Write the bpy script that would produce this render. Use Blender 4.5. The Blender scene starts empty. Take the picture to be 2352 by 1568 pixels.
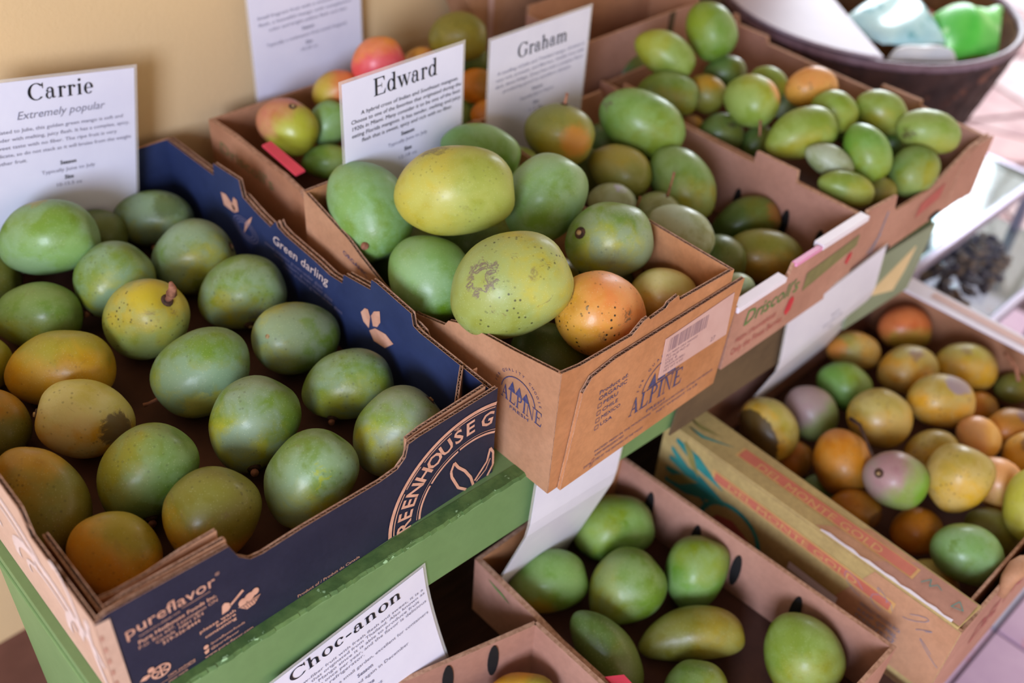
import bpy, bmesh, math, random
from mathutils import Vector, Matrix, noise
R = math.radians
S = bpy.context.scene
C = S.collection
rnd = random.Random(7)

# ------------------------------------------------------------------ camera, light, exposure
S.view_settings.view_transform = 'Standard'
S.view_settings.look = 'None'
S.view_settings.gamma = 1.0
S.view_settings.use_curve_mapping = False
S.view_settings.exposure = 0.6
S.cycles.use_denoising = True
S.cycles.max_bounces = 8

cam_d = bpy.data.cameras.new('camera')
cam = bpy.data.objects.new('camera', cam_d)
C.objects.link(cam)
S.camera = cam
cam_d.sensor_width = 23.6
cam_d.lens = 23.6 * 2400 / 2352
right = Vector((0.72519809, -0.68611503, 0.05773989))
down = Vector((-0.41141631, -0.49903599, -0.7626924))
fwd = Vector((0.552109, 0.52934795, -0.64417886))
cam.matrix_world = Matrix(((right.x, -down.x, -fwd.x, 0), (right.y, -down.y, -fwd.y, 0), (right.z, -down.z, -fwd.z, 1.62), (0, 0, 0, 1)))
cam_d.dof.use_dof = True
cam_d.dof.focus_distance = 1.14
cam_d.dof.aperture_fstop = 1.45
cam_d.clip_start = 0.02

w = bpy.data.worlds.new('world'); S.world = w; w.use_nodes = True
bg = w.node_tree.nodes['Background']
bg.inputs[0].default_value = (1.0, 0.82, 0.62, 1)
bg.inputs[1].default_value = 0.95

def area(name, loc, target, sx, sy, power, col):
    d = bpy.data.lights.new(name, 'AREA'); d.shape = 'RECTANGLE'; d.size = sx; d.size_y = sy
    d.energy = power; d.color = col
    o = bpy.data.objects.new(name, d); C.objects.link(o)
    o.location = loc
    o.rotation_euler = (Vector(target) - Vector(loc)).to_track_quat('-Z', 'Y').to_euler()
    return o
# open doorway behind the photographer, low and to the left; bright yard seen past the right end of the shelf
area('doorway_light', (-2.35, -1.25, 1.92), (0.5, 0.9, 0.85), 1.1, 1.4, 92, (0.80, 0.92, 1.20))
area('yard_light', (6.6, 4.4, 3.1), (1.0, 0.7, 0.7), 4.6, 3.2, 480, (0.80, 0.88, 1.0))

# ------------------------------------------------------------------ helpers
def lin(c):
    return tuple(((x / 255) / 12.92 if x / 255 <= 0.04045 else ((x / 255 + 0.055) / 1.055) ** 2.4) for x in c)

def tag(o, label=None, cat=None, group=None, kind=None):
    if label: o['label'] = label
    if cat: o['category'] = cat
    if group: o['group'] = group
    if kind: o['kind'] = kind
    return o

def empty(name, loc, label=None, cat=None, group=None):
    o = bpy.data.objects.new(name, None); C.objects.link(o); o.location = loc
    o.empty_display_size = 0.02
    return tag(o, label, cat, group)

def origin_of(parent):
    v = Vector((0, 0, 0)); p = parent
    while p is not None:
        v += Vector(p.location); p = p.parent
    return v

def link(name, me, mats, parent=None, smooth=False, loc=None):
    """me holds world coordinates; the object sits on its parent's origin (or loc)"""
    for m in (mats if isinstance(mats, (list, tuple)) else [mats]): me.materials.append(m)
    o = bpy.data.objects.new(name, me); C.objects.link(o)
    org = origin_of(parent)
    if loc is not None: org2 = Vector(loc)
    else: org2 = org
    me.transform(Matrix.Translation(-org2))
    if parent is not None: o.parent = parent
    o.location = org2 - org
    if smooth:
        for p in me.polygons: p.use_smooth = True
    return o

def mesh(name, verts, faces, mats, parent=None, smooth=False, loc=None, fmat=None):
    me = bpy.data.meshes.new(name); me.from_pydata([tuple(v) for v in verts], [], faces)
    if fmat:
        for p, i in zip(me.polygons, fmat): p.material_index = i
    me.update()
    return link(name, me, mats, parent, smooth, loc)

class MB:
    def __init__(s): s.v = []; s.f = []; s.m = []
    def add(s, vs, fs, mi=0):
        k = len(s.v); s.v += [Vector(v) for v in vs]; s.f += [tuple(i + k for i in f) for f in fs]; s.m += [mi] * len(fs)
    def box(s, a, b, mi=0):
        x0, y0, z0 = a; x1, y1, z1 = b
        s.add([(x0, y0, z0), (x1, y0, z0), (x1, y1, z0), (x0, y1, z0), (x0, y0, z1), (x1, y0, z1), (x1, y1, z1), (x0, y1, z1)],
              [(0, 3, 2, 1), (4, 5, 6, 7), (0, 1, 5, 4), (1, 2, 6, 5), (2, 3, 7, 6), (3, 0, 4, 7)], mi)
    def prism(s, poly, off, mi=(0, 1, 2)):
        """poly: list of Vector (planar); off: extrusion vector. mats: front(poly side), back, rim"""
        n = len(poly); k = len(s.v)
        s.v += [Vector(p) for p in poly] + [Vector(p) + off for p in poly]
        s.f.append(tuple(k + i for i in range(n))); s.m.append(mi[0])
        s.f.append(tuple(k + n + i for i in reversed(range(n)))); s.m.append(mi[1])
        for i in range(n):
            j = (i + 1) % n
            s.f.append((k + i, k + n + i, k + n + j, k + j)); s.m.append(mi[2])
    def tube(s, pts, rad, n=8, mi=0, cap=True):
        pts = [Vector(p) for p in pts]
        rs = rad if isinstance(rad, (list, tuple)) else [rad] * len(pts)
        k0 = len(s.v)
        up = Vector((0.13, 0.27, 0.95)).normalized()
        for i, p in enumerate(pts):
            t = (pts[min(i + 1, len(pts) - 1)] - pts[max(i - 1, 0)]).normalized()
            a = t.cross(up)
            if a.length < 1e-4: a = t.cross(Vector((1, 0, 0)))
            a.normalize(); b = t.cross(a)
            for j in range(n):
                th = 2 * math.pi * j / n
                s.v.append(p + (a * math.cos(th) + b * math.sin(th)) * rs[i])
        for i in range(len(pts) - 1):
            for j in range(n):
                j2 = (j + 1) % n
                s.f.append((k0 + i * n + j, k0 + i * n + j2, k0 + (i + 1) * n + j2, k0 + (i + 1) * n + j)); s.m.append(mi)
        if cap:
            s.f.append(tuple(k0 + j for j in reversed(range(n)))); s.m.append(mi)
            k1 = k0 + (len(pts) - 1) * n
            s.f.append(tuple(k1 + j for j in range(n))); s.m.append(mi)
    def build(s, name, mats, parent=None, smooth=False, loc=None, bevel=0, fixn=True):
        me = bpy.data.meshes.new(name); me.from_pydata([tuple(v) for v in s.v], [], s.f)
        for p, i in zip(me.polygons, s.m): p.material_index = i
        if fixn:
            bm = bmesh.new(); bm.from_mesh(me); bmesh.ops.recalc_face_normals(bm, faces=bm.faces); bm.to_mesh(me); bm.free()
        o = link(name, me, mats, parent, smooth, loc)
        if bevel:
            md = o.modifiers.new('bevel', 'BEVEL'); md.width = bevel; md.segments = 2
        return o

# ------------------------------------------------------------------ materials
def nm(name, base=(0.5, 0.5, 0.5), rough=0.6, spec=0.5, metal=0.0):
    m = bpy.data.materials.new(name); m.use_nodes = True
    b = m.node_tree.nodes['Principled BSDF']
    b.inputs['Base Color'].default_value = (*base, 1); b.inputs['Roughness'].default_value = rough
    b.inputs['Specular IOR Level'].default_value = spec; b.inputs['Metallic'].default_value = metal
    return m, m.node_tree, b

def nd(t, typ, **kw):
    n = t.nodes.new(typ)
    for k, v in kw.items():
        if k in n.inputs.keys(): n.inputs[k].default_value = v
        else: setattr(n, k, v)
    return n

def mix(t, fac, a, b, blend='MIX'):
    n = t.nodes.new('ShaderNodeMix'); n.data_type = 'RGBA'; n.blend_type = blend
    def s(i, v):
        if hasattr(v, 'links') or hasattr(v, 'is_output'): t.links.new(v, n.inputs[i])
        else: n.inputs[i].default_value = v if i == 0 else (*v, 1)
    s(0, fac); s(6, a); s(7, b)
    return n.outputs[2]

def mth(t, op, a, b=0.0, c=None, clamp=False):
    n = t.nodes.new('ShaderNodeMath'); n.operation = op; n.use_clamp = clamp
    for i, v in enumerate((a, b) if c is None else (a, b, c)):
        if hasattr(v, 'is_output'): t.links.new(v, n.inputs[i])
        else: n.inputs[i].default_value = v
    return n.outputs[0]

def sstep(t, x, lo, hi, a=0.0, b=1.0):
    n = t.nodes.new('ShaderNodeMapRange'); n.interpolation_type = 'SMOOTHSTEP'
    for i, v in enumerate((x, lo, hi, a, b)):
        if hasattr(v, 'is_output'): t.links.new(v, n.inputs[i])
        else: n.inputs[i].default_value = v
    return n.outputs[0]

def noisy(name, c1, c2, scale=20, rough=0.7, bump=0.0, stretch=(1, 1, 1), detail=4, spec=0.4, fine=0.0, spots=None):
    m, t, b = nm(name, lin(c1), rough, spec)
    tc = nd(t, 'ShaderNodeTexCoord'); mp = nd(t, 'ShaderNodeMapping'); mp.inputs['Scale'].default_value = stretch
    t.links.new(tc.outputs['Object'], mp.inputs[0])
    n = nd(t, 'ShaderNodeTexNoise', Scale=scale, Detail=detail, Roughness=0.6); t.links.new(mp.outputs[0], n.inputs['Vector'])
    col = mix(t, sstep(t, n.outputs[0], 0.3, 0.7), lin(c1), lin(c2))
    if fine:
        n2 = nd(t, 'ShaderNodeTexNoise', Scale=scale * 14, Detail=2, Roughness=0.7); t.links.new(mp.outputs[0], n2.inputs['Vector'])
        f = sstep(t, n2.outputs[0], 0.3, 0.7, 1 - fine, 1 + fine)
        cc = nd(t, 'ShaderNodeCombineXYZ')
        for i in range(3): t.links.new(f, cc.inputs[i])
        col = mix(t, 1.0, col, cc.outputs[0], 'MULTIPLY')
    if spots:
        sc, th, sccol = spots
        n3 = nd(t, 'ShaderNodeTexNoise', Scale=sc, Detail=3, Roughness=0.55); t.links.new(tc.outputs['Object'], n3.inputs['Vector'])
        col = mix(t, sstep(t, n3.outputs[0], th, th + 0.04), col, lin(sccol))
    t.links.new(col, b.inputs['Base Color'])
    if bump:
        bp = nd(t, 'ShaderNodeBump', Strength=bump, Distance=0.002); t.links.new(n.outputs[0], bp.inputs['Height']); t.links.new(bp.outputs[0], b.inputs['Normal'])
    return m

M = {}
M['kraft'] = noisy('kraft_cardboard', (184, 138, 106), (168, 122, 90), 9, 0.75, 0.05, fine=0.06)
M['kraft_in'] = noisy('kraft_cardboard_inside', (178, 128, 96), (160, 110, 80), 7, 0.8, 0.05, fine=0.05)
M['kraft_pink'] = noisy('kraft_cardboard_pinkish', (180, 134, 116), (164, 118, 100), 7, 0.8, 0.05, fine=0.05)
M['kraft_warm'] = noisy('kraft_cardboard_warm', (186, 130, 88), (168, 112, 70), 8, 0.78, 0.05, fine=0.07, spots=(26, 0.73, (140, 84, 44)))
M['kraft_dull'] = noisy('kraft_cardboard_dull', (98, 78, 54), (80, 62, 44), 7, 0.85, 0.05, fine=0.05)
M['edge'] = noisy('cardboard_edge', (190, 150, 124), (152, 112, 88), 180, 0.9, 0.2)
M['flute'] = noisy('cardboard_fluting', (150, 112, 88), (110, 78, 60), 120, 0.9)
M['core'] = noisy('cardboard_core', (52, 34, 26), (38, 24, 18), 60, 0.95)
M['navy'] = noisy('navy_print', (36, 37, 56), (28, 30, 50), 14, 0.5, 0.05, fine=0.10, spots=(60, 0.80, (96, 84, 96)))
M['navy_in'] = noisy('navy_print_inside', (46, 58, 96), (37, 48, 84), 9, 0.45, 0.04, fine=0.05)
M['tan_print'] = noisy('tan_printed_board', (196, 164, 144), (188, 154, 134), 10, 0.7, 0.04, fine=0.04)
M['peach'] = noisy('unprinted_lettering', (206, 158, 134), (190, 140, 116), 60, 0.7)
M['swirl'] = noisy('pale_swirl_print', (214, 194, 188), (206, 184, 178), 30, 0.6)
M['ink_blue'] = noisy('blue_ink', (52, 56, 104), (84, 80, 110), 240, 0.6)
M['ink_black'] = noisy('black_ink', (26, 28, 36), (34, 36, 44), 60, 0.4)
M['ink_grey'] = noisy('grey_ink', (128, 128, 148), (142, 142, 160), 60, 0.5)
M['ink_green'] = noisy('green_ink', (104, 134, 76), (90, 118, 66), 60, 0.6)
M['ink_olive'] = noisy('olive_green_ink', (128, 122, 78), (118, 112, 72), 60, 0.6)
M['ink_red'] = noisy('red_ink', (196, 54, 66), (180, 46, 58), 60, 0.6)
M['ink_rose'] = noisy('rose_ink', (176, 92, 82), (168, 84, 76), 60, 0.6)
M['tray_floor'] = noisy('shade_darkened_board', (92, 58, 44), (66, 40, 32), 9, 0.85)  # kraft tray bottom; shade between the mangoes is painted into this darker brown
M['slot'] = noisy('dark_slot', (16, 14, 16), (24, 20, 20), 30, 0.9)
M['label'] = noisy('pinkish_label_paper', (204, 168, 160), (198, 160, 152), 30, 0.5)
M['paper'] = noisy('white_paper', (226, 226, 244), (220, 220, 240), 12, 0.35, spec=0.5, spots=(42, 0.78, (196, 180, 170)))
M['paper_b'] = noisy('white_paper_warm', (222, 220, 234), (214, 212, 228), 12, 0.35)
M['white_flap'] = noisy('white_board', (232, 226, 236), (222, 214, 226), 12, 0.5)
M['pink_flap'] = noisy('pink_board', (226, 150, 190), (214, 140, 178), 12, 0.5)
M['red_flap'] = noisy('red_board', (216, 66, 86), (200, 58, 78), 12, 0.5)
M['green_paint'] = noisy('green_paint', (112, 142, 92), (102, 132, 82), 5, 0.5, 0.05, fine=0.03)
M['green_chipped'] = noisy('green_paint_worn', (92, 122, 66), (66, 96, 50), 45, 0.6, 0.5, spots=(90, 0.66, (150, 186, 138)))
M['green_grey'] = noisy('greyish_green_paint', (138, 148, 124), (128, 138, 114), 8, 0.6)
M['cream_paint'] = noisy('cream_paint_patch', (220, 196, 154), (210, 184, 140), 12, 0.7)
M['wood_dark'] = noisy('dark_shelf_wood', (70, 44, 34), (50, 30, 24), 12, 0.8, 0.2, (1, 6, 6))
M['stem'] = noisy('mango_stem', (176, 120, 92), (120, 76, 58), 90, 0.8, 0.3)
M['stem_dark'] = noisy('mango_stem_scar', (84, 56, 40), (48, 34, 28), 160, 0.85, 0.3)
M['stem_tan'] = noisy('mango_stem_cut', (190, 160, 110), (120, 90, 60), 200, 0.8, 0.2)

# laminate: clear glossy plastic
m, t, b = nm('laminate_plastic', (0.82, 0.80, 0.78), 0.15); b.inputs['Alpha'].default_value = 0.30
M['laminate'] = m
m, t, b = nm('table_glass', (0.55, 0.74, 0.76), 0.06, 0.5); b.inputs['Transmission Weight'].default_value = 0.9; b.inputs['IOR'].default_value = 1.45
M['glass'] = m
m, t, b = nm('brushed_metal', lin((170, 164, 186)), 0.35, 0.5, 0.6)
M['metal'] = m

# wall
m, t, b = nm('yellow_wall', lin((218, 188, 142)), 0.85, 0.3)
tc = nd(t, 'ShaderNodeTexCoord')
n1 = nd(t, 'ShaderNodeTexNoise', Scale=160, Detail=6); t.links.new(tc.outputs['Object'], n1.inputs['Vector'])
n2 = nd(t, 'ShaderNodeTexNoise', Scale=2.2, Detail=2); t.links.new(tc.outputs['Object'], n2.inputs['Vector'])
n3 = nd(t, 'ShaderNodeTexNoise', Scale=11, Detail=2, Roughness=0.4); t.links.new(tc.outputs['Object'], n3.inputs['Vector'])
c = mix(t, sstep(t, n2.outputs[0], 0.3, 0.7), lin((220, 190, 144)), lin((210, 182, 140)))
c = mix(t, sstep(t, n3.outputs[0], 0.76, 0.79), c, lin((150, 120, 84)))
t.links.new(c, b.inputs['Base Color'])
bp = nd(t, 'ShaderNodeBump', Strength=0.25, Distance=0.002); t.links.new(n1.outputs[0], bp.inputs['Height']); t.links.new(bp.outputs[0], b.inputs['Normal'])
M['wall'] = m

# mango skin, driven by properties of each fruit
m, t, b = nm('mango_skin', (0.2, 0.3, 0.1), 0.4, 0.45)
tc = nd(t, 'ShaderNodeTexCoord')
def at(name):
    a = nd(t, 'ShaderNodeAttribute', attribute_type='OBJECT', attribute_name=name); return a
ca, cb, cc, bd, prm, bl, blc, sd = [at(k) for k in ('ca', 'cb', 'cc', 'bd', 'prm', 'bl', 'blc', 'sd')]
vadd = nd(t, 'ShaderNodeVectorMath', operation='ADD'); t.links.new(tc.outputs['Object'], vadd.inputs[0]); t.links.new(sd.outputs['Vector'], vadd.inputs[1])
P = vadd.outputs[0]
nrm = nd(t, 'ShaderNodeVectorMath', operation='NORMALIZE'); t.links.new(tc.outputs['Object'], nrm.inputs[0])
def tex(scale, detail=3, rough=0.55, dist=0.0):
    n = nd(t, 'ShaderNodeTexNoise', Scale=scale, Detail=detail, Roughness=rough, Distortion=dist); t.links.new(P, n.inputs['Vector']); return n.outputs[0]
sp = nd(t, 'ShaderNodeSeparateXYZ'); t.links.new(prm.outputs['Vector'], sp.inputs[0])   # blush threshold, bloom amount, speck amount
def vdot(a, bb):
    n = nd(t, 'ShaderNodeVectorMath', operation='DOT_PRODUCT'); t.links.new(a, n.inputs[0]); t.links.new(bb, n.inputs[1]); return n.outputs['Value']
nbig = tex(18, 4, 0.6, 0.6); nmid = tex(42, 4, 0.6, 0.4); nfin = tex(260, 3, 0.6)
dv = mth(t, 'ADD', vdot(nrm.outputs[0], bd.outputs['Vector']), mth(t, 'MULTIPLY', mth(t, 'SUBTRACT', nbig, 0.5), 1.5))
fb = sstep(t, mth(t, 'SUBTRACT', dv, sp.outputs[0]), -0.35, 0.4)
col = mix(t, fb, ca.outputs['Color'], cb.outputs['Color'])
# broad tonal drift
hs = nd(t, 'ShaderNodeHueSaturation', Hue=0.488, Saturation=1.15, Value=0.80); t.links.new(col, hs.inputs['Color'])
col = mix(t, sstep(t, tex(30, 3, 0.5), 0.46, 0.72, 0, 0.75), col, hs.outputs[0])
# waxy bloom patches
fbl = mth(t, 'MULTIPLY', sstep(t, mth(t, 'ADD', mth(t, 'MULTIPLY', nmid, 0.45), mth(t, 'MULTIPLY', tex(15, 3, 0.5, 0.3), 0.55)), 0.40, 0.60), sp.outputs[1])
col = mix(t, fbl, col, cc.outputs['Color'])
# lenticels: tiny pale dots
vo = nd(t, 'ShaderNodeTexVoronoi', Scale=330); t.links.new(P, vo.inputs['Vector'])
dots = mth(t, 'MULTIPLY', sstep(t, vo.outputs['Distance'], 0.22, 0.10), 0.22)
col = mix(t, dots, col, lin((214, 220, 170)))
# brown scuffs
scf = mth(t, 'MULTIPLY', sstep(t, tex(34, 6, 0.72, 0.8), 0.60, 0.68), mth(t, 'MULTIPLY', sp.outputs[2], 0.55), clamp=True)
col = mix(t, scf, col, lin((112, 90, 62)))
# dark specks, clustered
vo2 = nd(t, 'ShaderNodeTexVoronoi', Scale=135, Randomness=1.0); t.links.new(P, vo2.inputs['Vector'])
spk = mth(t, 'MULTIPLY', sstep(t, vo2.outputs['Distance'], 0.26, 0.10), mth(t, 'MULTIPLY', sstep(t, tex(20, 3), 0.44, 0.60), sp.outputs[2]))
col = mix(t, mth(t, 'MULTIPLY', spk, 0.8, clamp=True), col, lin((42, 36, 24)))
# one larger bruise / patch; bl = direction * cos threshold length
bln = nd(t, 'ShaderNodeVectorMath', operation='NORMALIZE'); t.links.new(bl.outputs['Vector'], bln.inputs[0])
ln = nd(t, 'ShaderNodeVectorMath', operation='LENGTH'); t.links.new(bl.outputs['Vector'], ln.inputs[0])
dd = mth(t, 'ADD', vdot(nrm.outputs[0], bln.outputs[0]), mth(t, 'MULTIPLY', mth(t, 'SUBTRACT', tex(75, 5, 0.7, 1.0), 0.5), 0.30))
bw = at('blw'); sbw = nd(t, 'ShaderNodeSeparateXYZ'); t.links.new(bw.outputs['Vector'], sbw.inputs[0])   # edge softness, ring width
dl = mth(t, 'SUBTRACT', dd, ln.outputs['Value'])
fbr = mth(t, 'MULTIPLY', sstep(t, dl, -0.01, sbw.outputs[0]), mth(t, 'SUBTRACT', 1.0, sstep(t, mth(t, 'SUBTRACT', dl, sbw.outputs[1]), 0.0, 0.02)))
col = mix(t, mth(t, 'MULTIPLY', fbr, 0.85), col, blc.outputs['Color'])
t.links.new(col, b.inputs['Base Color'])
ro = sstep(t, nmid, 0.35, 0.65, 0.36, 0.58); t.links.new(ro, b.inputs['Roughness'])
hh = mth(t, 'ADD', mth(t, 'MULTIPLY', nfin, 0.3), mth(t, 'ADD', nmid, mth(t, 'MULTIPLY', vo.outputs['Distance'], -0.15)))
bp = nd(t, 'ShaderNodeBump', Strength=0.22, Distance=0.0016); t.links.new(hh, bp.inputs['Height']); t.links.new(bp.outputs[0], b.inputs['Normal'])
b.inputs['Subsurface Weight'].default_value = 0.0
b.inputs['Coat Weight'].default_value = 0.12; b.inputs['Coat Roughness'].default_value = 0.2
M['mango'] = m

# ------------------------------------------------------------------ lettering
def flat_text(name, s, org, xd, yd, height, mat, parent, width=None, align='LEFT', bold=0.0, shear=0.0, space=1.0, lift=0.0008):
    """default sans lettering as a flat mesh. height = em size in metres"""
    cu = bpy.data.curves.new(name, 'FONT'); cu.body = s; cu.size = 1.0; cu.offset = bold; cu.shear = shear; cu.space_character = space
    cu.resolution_u = 2; cu.align_x = align
    tmp = bpy.data.objects.new(name, cu); C.objects.link(tmp)
    dg = bpy.context.evaluated_depsgraph_get()
    me = bpy.data.meshes.new_from_object(tmp.evaluated_get(dg)); bpy.data.objects.remove(tmp)
    bpy.data.curves.remove(cu)
    if not len(me.vertices): return None
    k = height
    xs = [v.co.x for v in me.vertices]; wx = max(xs) - min(xs); kx = k if width is None else width / wx
    off = 0 if align != 'LEFT' or width is None else -min(xs)
    xd = Vector(xd).normalized(); yd = Vector(yd).normalized(); n = xd.cross(yd).normalized()
    for v in me.vertices:
        v.co = Vector(org) + xd * ((v.co.x + off) * kx) + yd * (v.co.y * k) + n * lift
    me.materials.clear()
    return link(name, me, mat, parent)

def ring(cx, cy, rx, ry, ws, wt, a0=0, a1=360, n=22):
    A = [R(a0 + (a1 - a0) * i / n) for i in range(n + 1)]
    return [(cx + rx * math.cos(a), cy + ry * math.sin(a)) for a in A] + [(cx + (rx - ws) * math.cos(a), cy + (ry - wt) * math.sin(a)) for a in reversed(A)]
def rct(x0, y0, x1, y1): return [(x0, y0), (x1, y0), (x1, y1), (x0, y1)]
def ser(x, y, w=0.2, h=0.028): return rct(x - w / 2, y - h / 2, x + w / 2, y + h / 2)
XH = 0.46; CH = 0.67; SW = 0.10
def arch(x):  # arch of n/h/m starting at stem x
    return [ring(x + 0.13, XH - 0.15, 0.17, 0.15, 0.10, 0.04, 0, 165, 12), rct(x + 0.20, 0, x + 0.30, XH - 0.14), ser(x + 0.25, 0.014, 0.19)]
def stem_l(x, h): return [rct(x, 0, x + SW, h), ser(x + 0.05, 0.014, 0.20), [(x - 0.06, h - 0.03), (x + SW, h), (x + SW, h - 0.05), (x - 0.06, h - 0.05)]]
GL = {
 'C': (0.72, [ring(0.38, CH / 2, 0.34, 0.35, 0.115, 0.035, 42, 318, 30), [(0.60, 0.60), (0.635, 0.68), (0.66, 0.68), (0.66, 0.45), (0.635, 0.45)]]),
 'G': (0.78, [ring(0.38, CH / 2, 0.34, 0.35, 0.115, 0.035, 42, 322, 30), rct(0.56, 0.06, 0.66, 0.29), ser(0.61, 0.29, 0.24), [(0.60, 0.60), (0.635, 0.68), (0.66, 0.68), (0.66, 0.47), (0.635, 0.47)]]),
 'E': (0.68, [rct(0.10, 0, 0.21, CH), ser(0.15, 0.014, 0.24), ser(0.15, CH - 0.014, 0.24), rct(0.2, 0, 0.60, 0.035), rct(0.2, CH - 0.035, 0.58, CH), rct(0.2, 0.33, 0.44, 0.362), [(0.60, 0), (0.64, 0.19), (0.62, 0.19), (0.52, 0.02)], [(0.58, CH), (0.59, 0.50), (0.57, 0.50), (0.5, CH - .02)], rct(0.425, 0.25, 0.445, 0.44)]),
 'A': (0.74, [[(0.10, 0), (0.135, 0), (0.37, 0.60), (0.345, 0.68)], [(0.49, 0), (0.62, 0), (0.385, 0.68), (0.345, 0.68), (0.315, 0.6)], rct(0.2, 0.21, 0.5, 0.24), ser(0.12, 0.014, 0.2), ser(0.56, 0.014, 0.26)]),
 'L': (0.64, [rct(0.10, 0, 0.21, CH), ser(0.15, 0.014, 0.24), ser(0.15, CH - 0.014, 0.24), rct(0.2, 0, 0.56, 0.035), [(0.56, 0), (0.60, 0.2), (0.58, 0.2), (0.47, 0.02)]]),
 'P': (0.62, [rct(0.10, 0, 0.21, CH), ser(0.15, 0.014, 0.24), ser(0.15, CH - 0.014, 0.24), ring(0.26, 0.50, 0.27, 0.17, 0.10, 0.035, -90, 90, 16), rct(0.2, 0.33, 0.27, 0.365), rct(0.2, CH - 0.035, 0.27, CH)]),
 'I': (0.32, [rct(0.10, 0, 0.21, CH), ser(0.155, 0.014, 0.24), ser(0.155, CH - 0.014, 0.24)]),
 'N': (0.78, [rct(0.12, 0, 0.155, CH), ser(0.14, 0.014, 0.2), rct(0.60, 0, 0.635, CH), ser(0.62, CH - 0.014, 0.2), [(0.10, CH), (0.22, CH), (0.635, 0.0), (0.60, -0.01)], ser(0.12, CH - 0.014, 0.12)]),
 'a': (0.50, [ring(0.18, 0.14, 0.15, 0.15, 0.085, 0.03, 60, 300, 18), ring(0.21, XH - 0.13, 0.155, 0.14, 0.09, 0.035, 0, 150, 12), rct(0.275, 0.05, 0.365, XH - 0.12), [(0.275, 0.06), (0.33, 0), (0.44, 0.03), (0.44, 0.06), (0.365, 0.06)], [(0.19, 0.27), (0.30, 0.31), (0.30, 0.28), (0.2, 0.24)], [(0.19, 0.02), (0.30, 0.08), (0.30, 0.11), (0.2, 0.05)], ring(0.105, XH - 0.13, 0.045, 0.045, 0.044, 0.044)]),
 'r': (0.40, stem_l(0.09, XH) + [ring(0.27, XH - 0.09, 0.09, 0.09, 0.05, 0.035, 20, 170, 10), ring(0.325, XH - 0.075, 0.05, 0.05, 0.049, 0.049)]),
 'i': (0.29, stem_l(0.09, XH) + [ring(0.14, 0.62, 0.058, 0.058, 0.057, 0.057)]),
 'e': (0.47, [ring(0.235, XH / 2, 0.195, 0.24, 0.10, 0.03, 0, 318, 26), rct(0.1, XH / 2, 0.42, XH / 2 + 0.03)]),
 'c': (0.45, [ring(0.235, XH / 2, 0.195, 0.24, 0.10, 0.03, 48, 318, 24), ring(0.355, XH - 0.1, 0.05, 0.05, 0.049, 0.049)]),
 'o': (0.51, [ring(0.25, XH / 2, 0.215, 0.24, 0.10, 0.03)]),
 'd': (0.55, [ring(0.235, XH / 2, 0.195, 0.24, 0.10, 0.03, 30, 330, 24), rct(0.35, 0.0, 0.45, CH + 0.02), [(0.28, CH + 0.02), (0.45, CH + 0.02), (0.45, CH - 0.01), (0.28, CH - 0.01)], ser(0.46, 0.014, 0.12)]),
 'w': (0.74, [[(0.04, XH), (0.15, XH), (0.29, 0.08), (0.26, -0.01), (0.23, -0.01)], [(0.23, 0), (0.26, 0), (0.40, XH), (0.37, XH)], [(0.31, XH), (0.42, XH), (0.55, 0.08), (0.52, -0.01), (0.49, -0.01)], [(0.5, 0), (0.53, 0), (0.68, XH), (0.65, XH)], ser(0.1, XH - 0.014, 0.2), ser(0.37, XH - 0.014, 0.18), ser(0.66, XH - 0.014, 0.15)]),
 'h': (0.55, stem_l(0.07, CH + 0.02) + arch(0.14)),
 'n': (0.55, stem_l(0.07, XH) + arch(0.14)),
 'm': (0.83, stem_l(0.07, XH) + arch(0.14) + arch(0.42)),
 '-': (0.34, [rct(0.05, 0.18, 0.28, 0.25)]),
}
def serif_text(name, s, org, xd, yd, width, mat, parent, height=None, lift=0.0008, center=False):
    adv = sum(GL[c][0] for c in s); k = width / adv; ky = k if height is None else height / CH
    xd = Vector(xd).normalized(); yd = Vector(yd).normalized(); n = xd.cross(yd).normalized()
    x = -adv / 2 if center else 0; mb = MB(); q = 0
    for ch in s:
        wd, polys = GL[ch]
        for p in polys:
            q += 1
            pts = [Vector(org) + xd * ((x + a) * k) + yd * (bb * ky) + n * (lift + q * 0.000004) for a, bb in p]
            if len(p) > 12:   # ring: strip of quads
                h = len(p) // 2
                mb.add(pts, [(i, i + 1, len(p) - 2 - i, len(p) - 1 - i) for i in range(h - 1)])
            else:
                mb.add(pts, [tuple(range(len(p)))])
        x += wd
    return mb.build(name, mat, parent, fixn=False)

def polys(name, plist, org, xd, yd, mat, parent, lift=0.0008):
    xd = Vector(xd).normalized(); yd = Vector(yd).normalized(); n = xd.cross(yd).normalized(); mb = MB()
    for q, p in enumerate(plist):
        pts = [Vector(org) + xd * a + yd * bb + n * (lift + q * 0.000004) for a, bb in p]
        if len(p) > 20:
            h = len(p) // 2; mb.add(pts, [(i, i + 1, len(p) - 2 - i, len(p) - 1 - i) for i in range(h - 1)])
        else: mb.add(pts, [tuple(range(len(p)))])
    return mb.build(name, mat, parent, fixn=False)
def stroke(pts, w):
    """2D polyline -> list of quads"""
    out = []
    for (a, b2), (c, d) in zip(pts[:-1], pts[1:]):
        l = math.hypot(c - a, d - b2) or 1; nx, ny = -(d - b2) / l * w / 2, (c - a) / l * w / 2
        out.append([(a + nx, b2 + ny), (a - nx, b2 - ny), (c - nx, d - ny), (c + nx, d + ny)])
    return out
def ell(cx, cy, rx, ry, rot=0, n=14):
    o = []
    for i in range(n):
        a = 2 * math.pi * i / n; x, y = rx * math.cos(a), ry * math.sin(a); cr, sr = math.cos(R(rot)), math.sin(R(rot))
        o.append((cx + x * cr - y * sr, cy + x * sr + y * cr))
    return o

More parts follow.
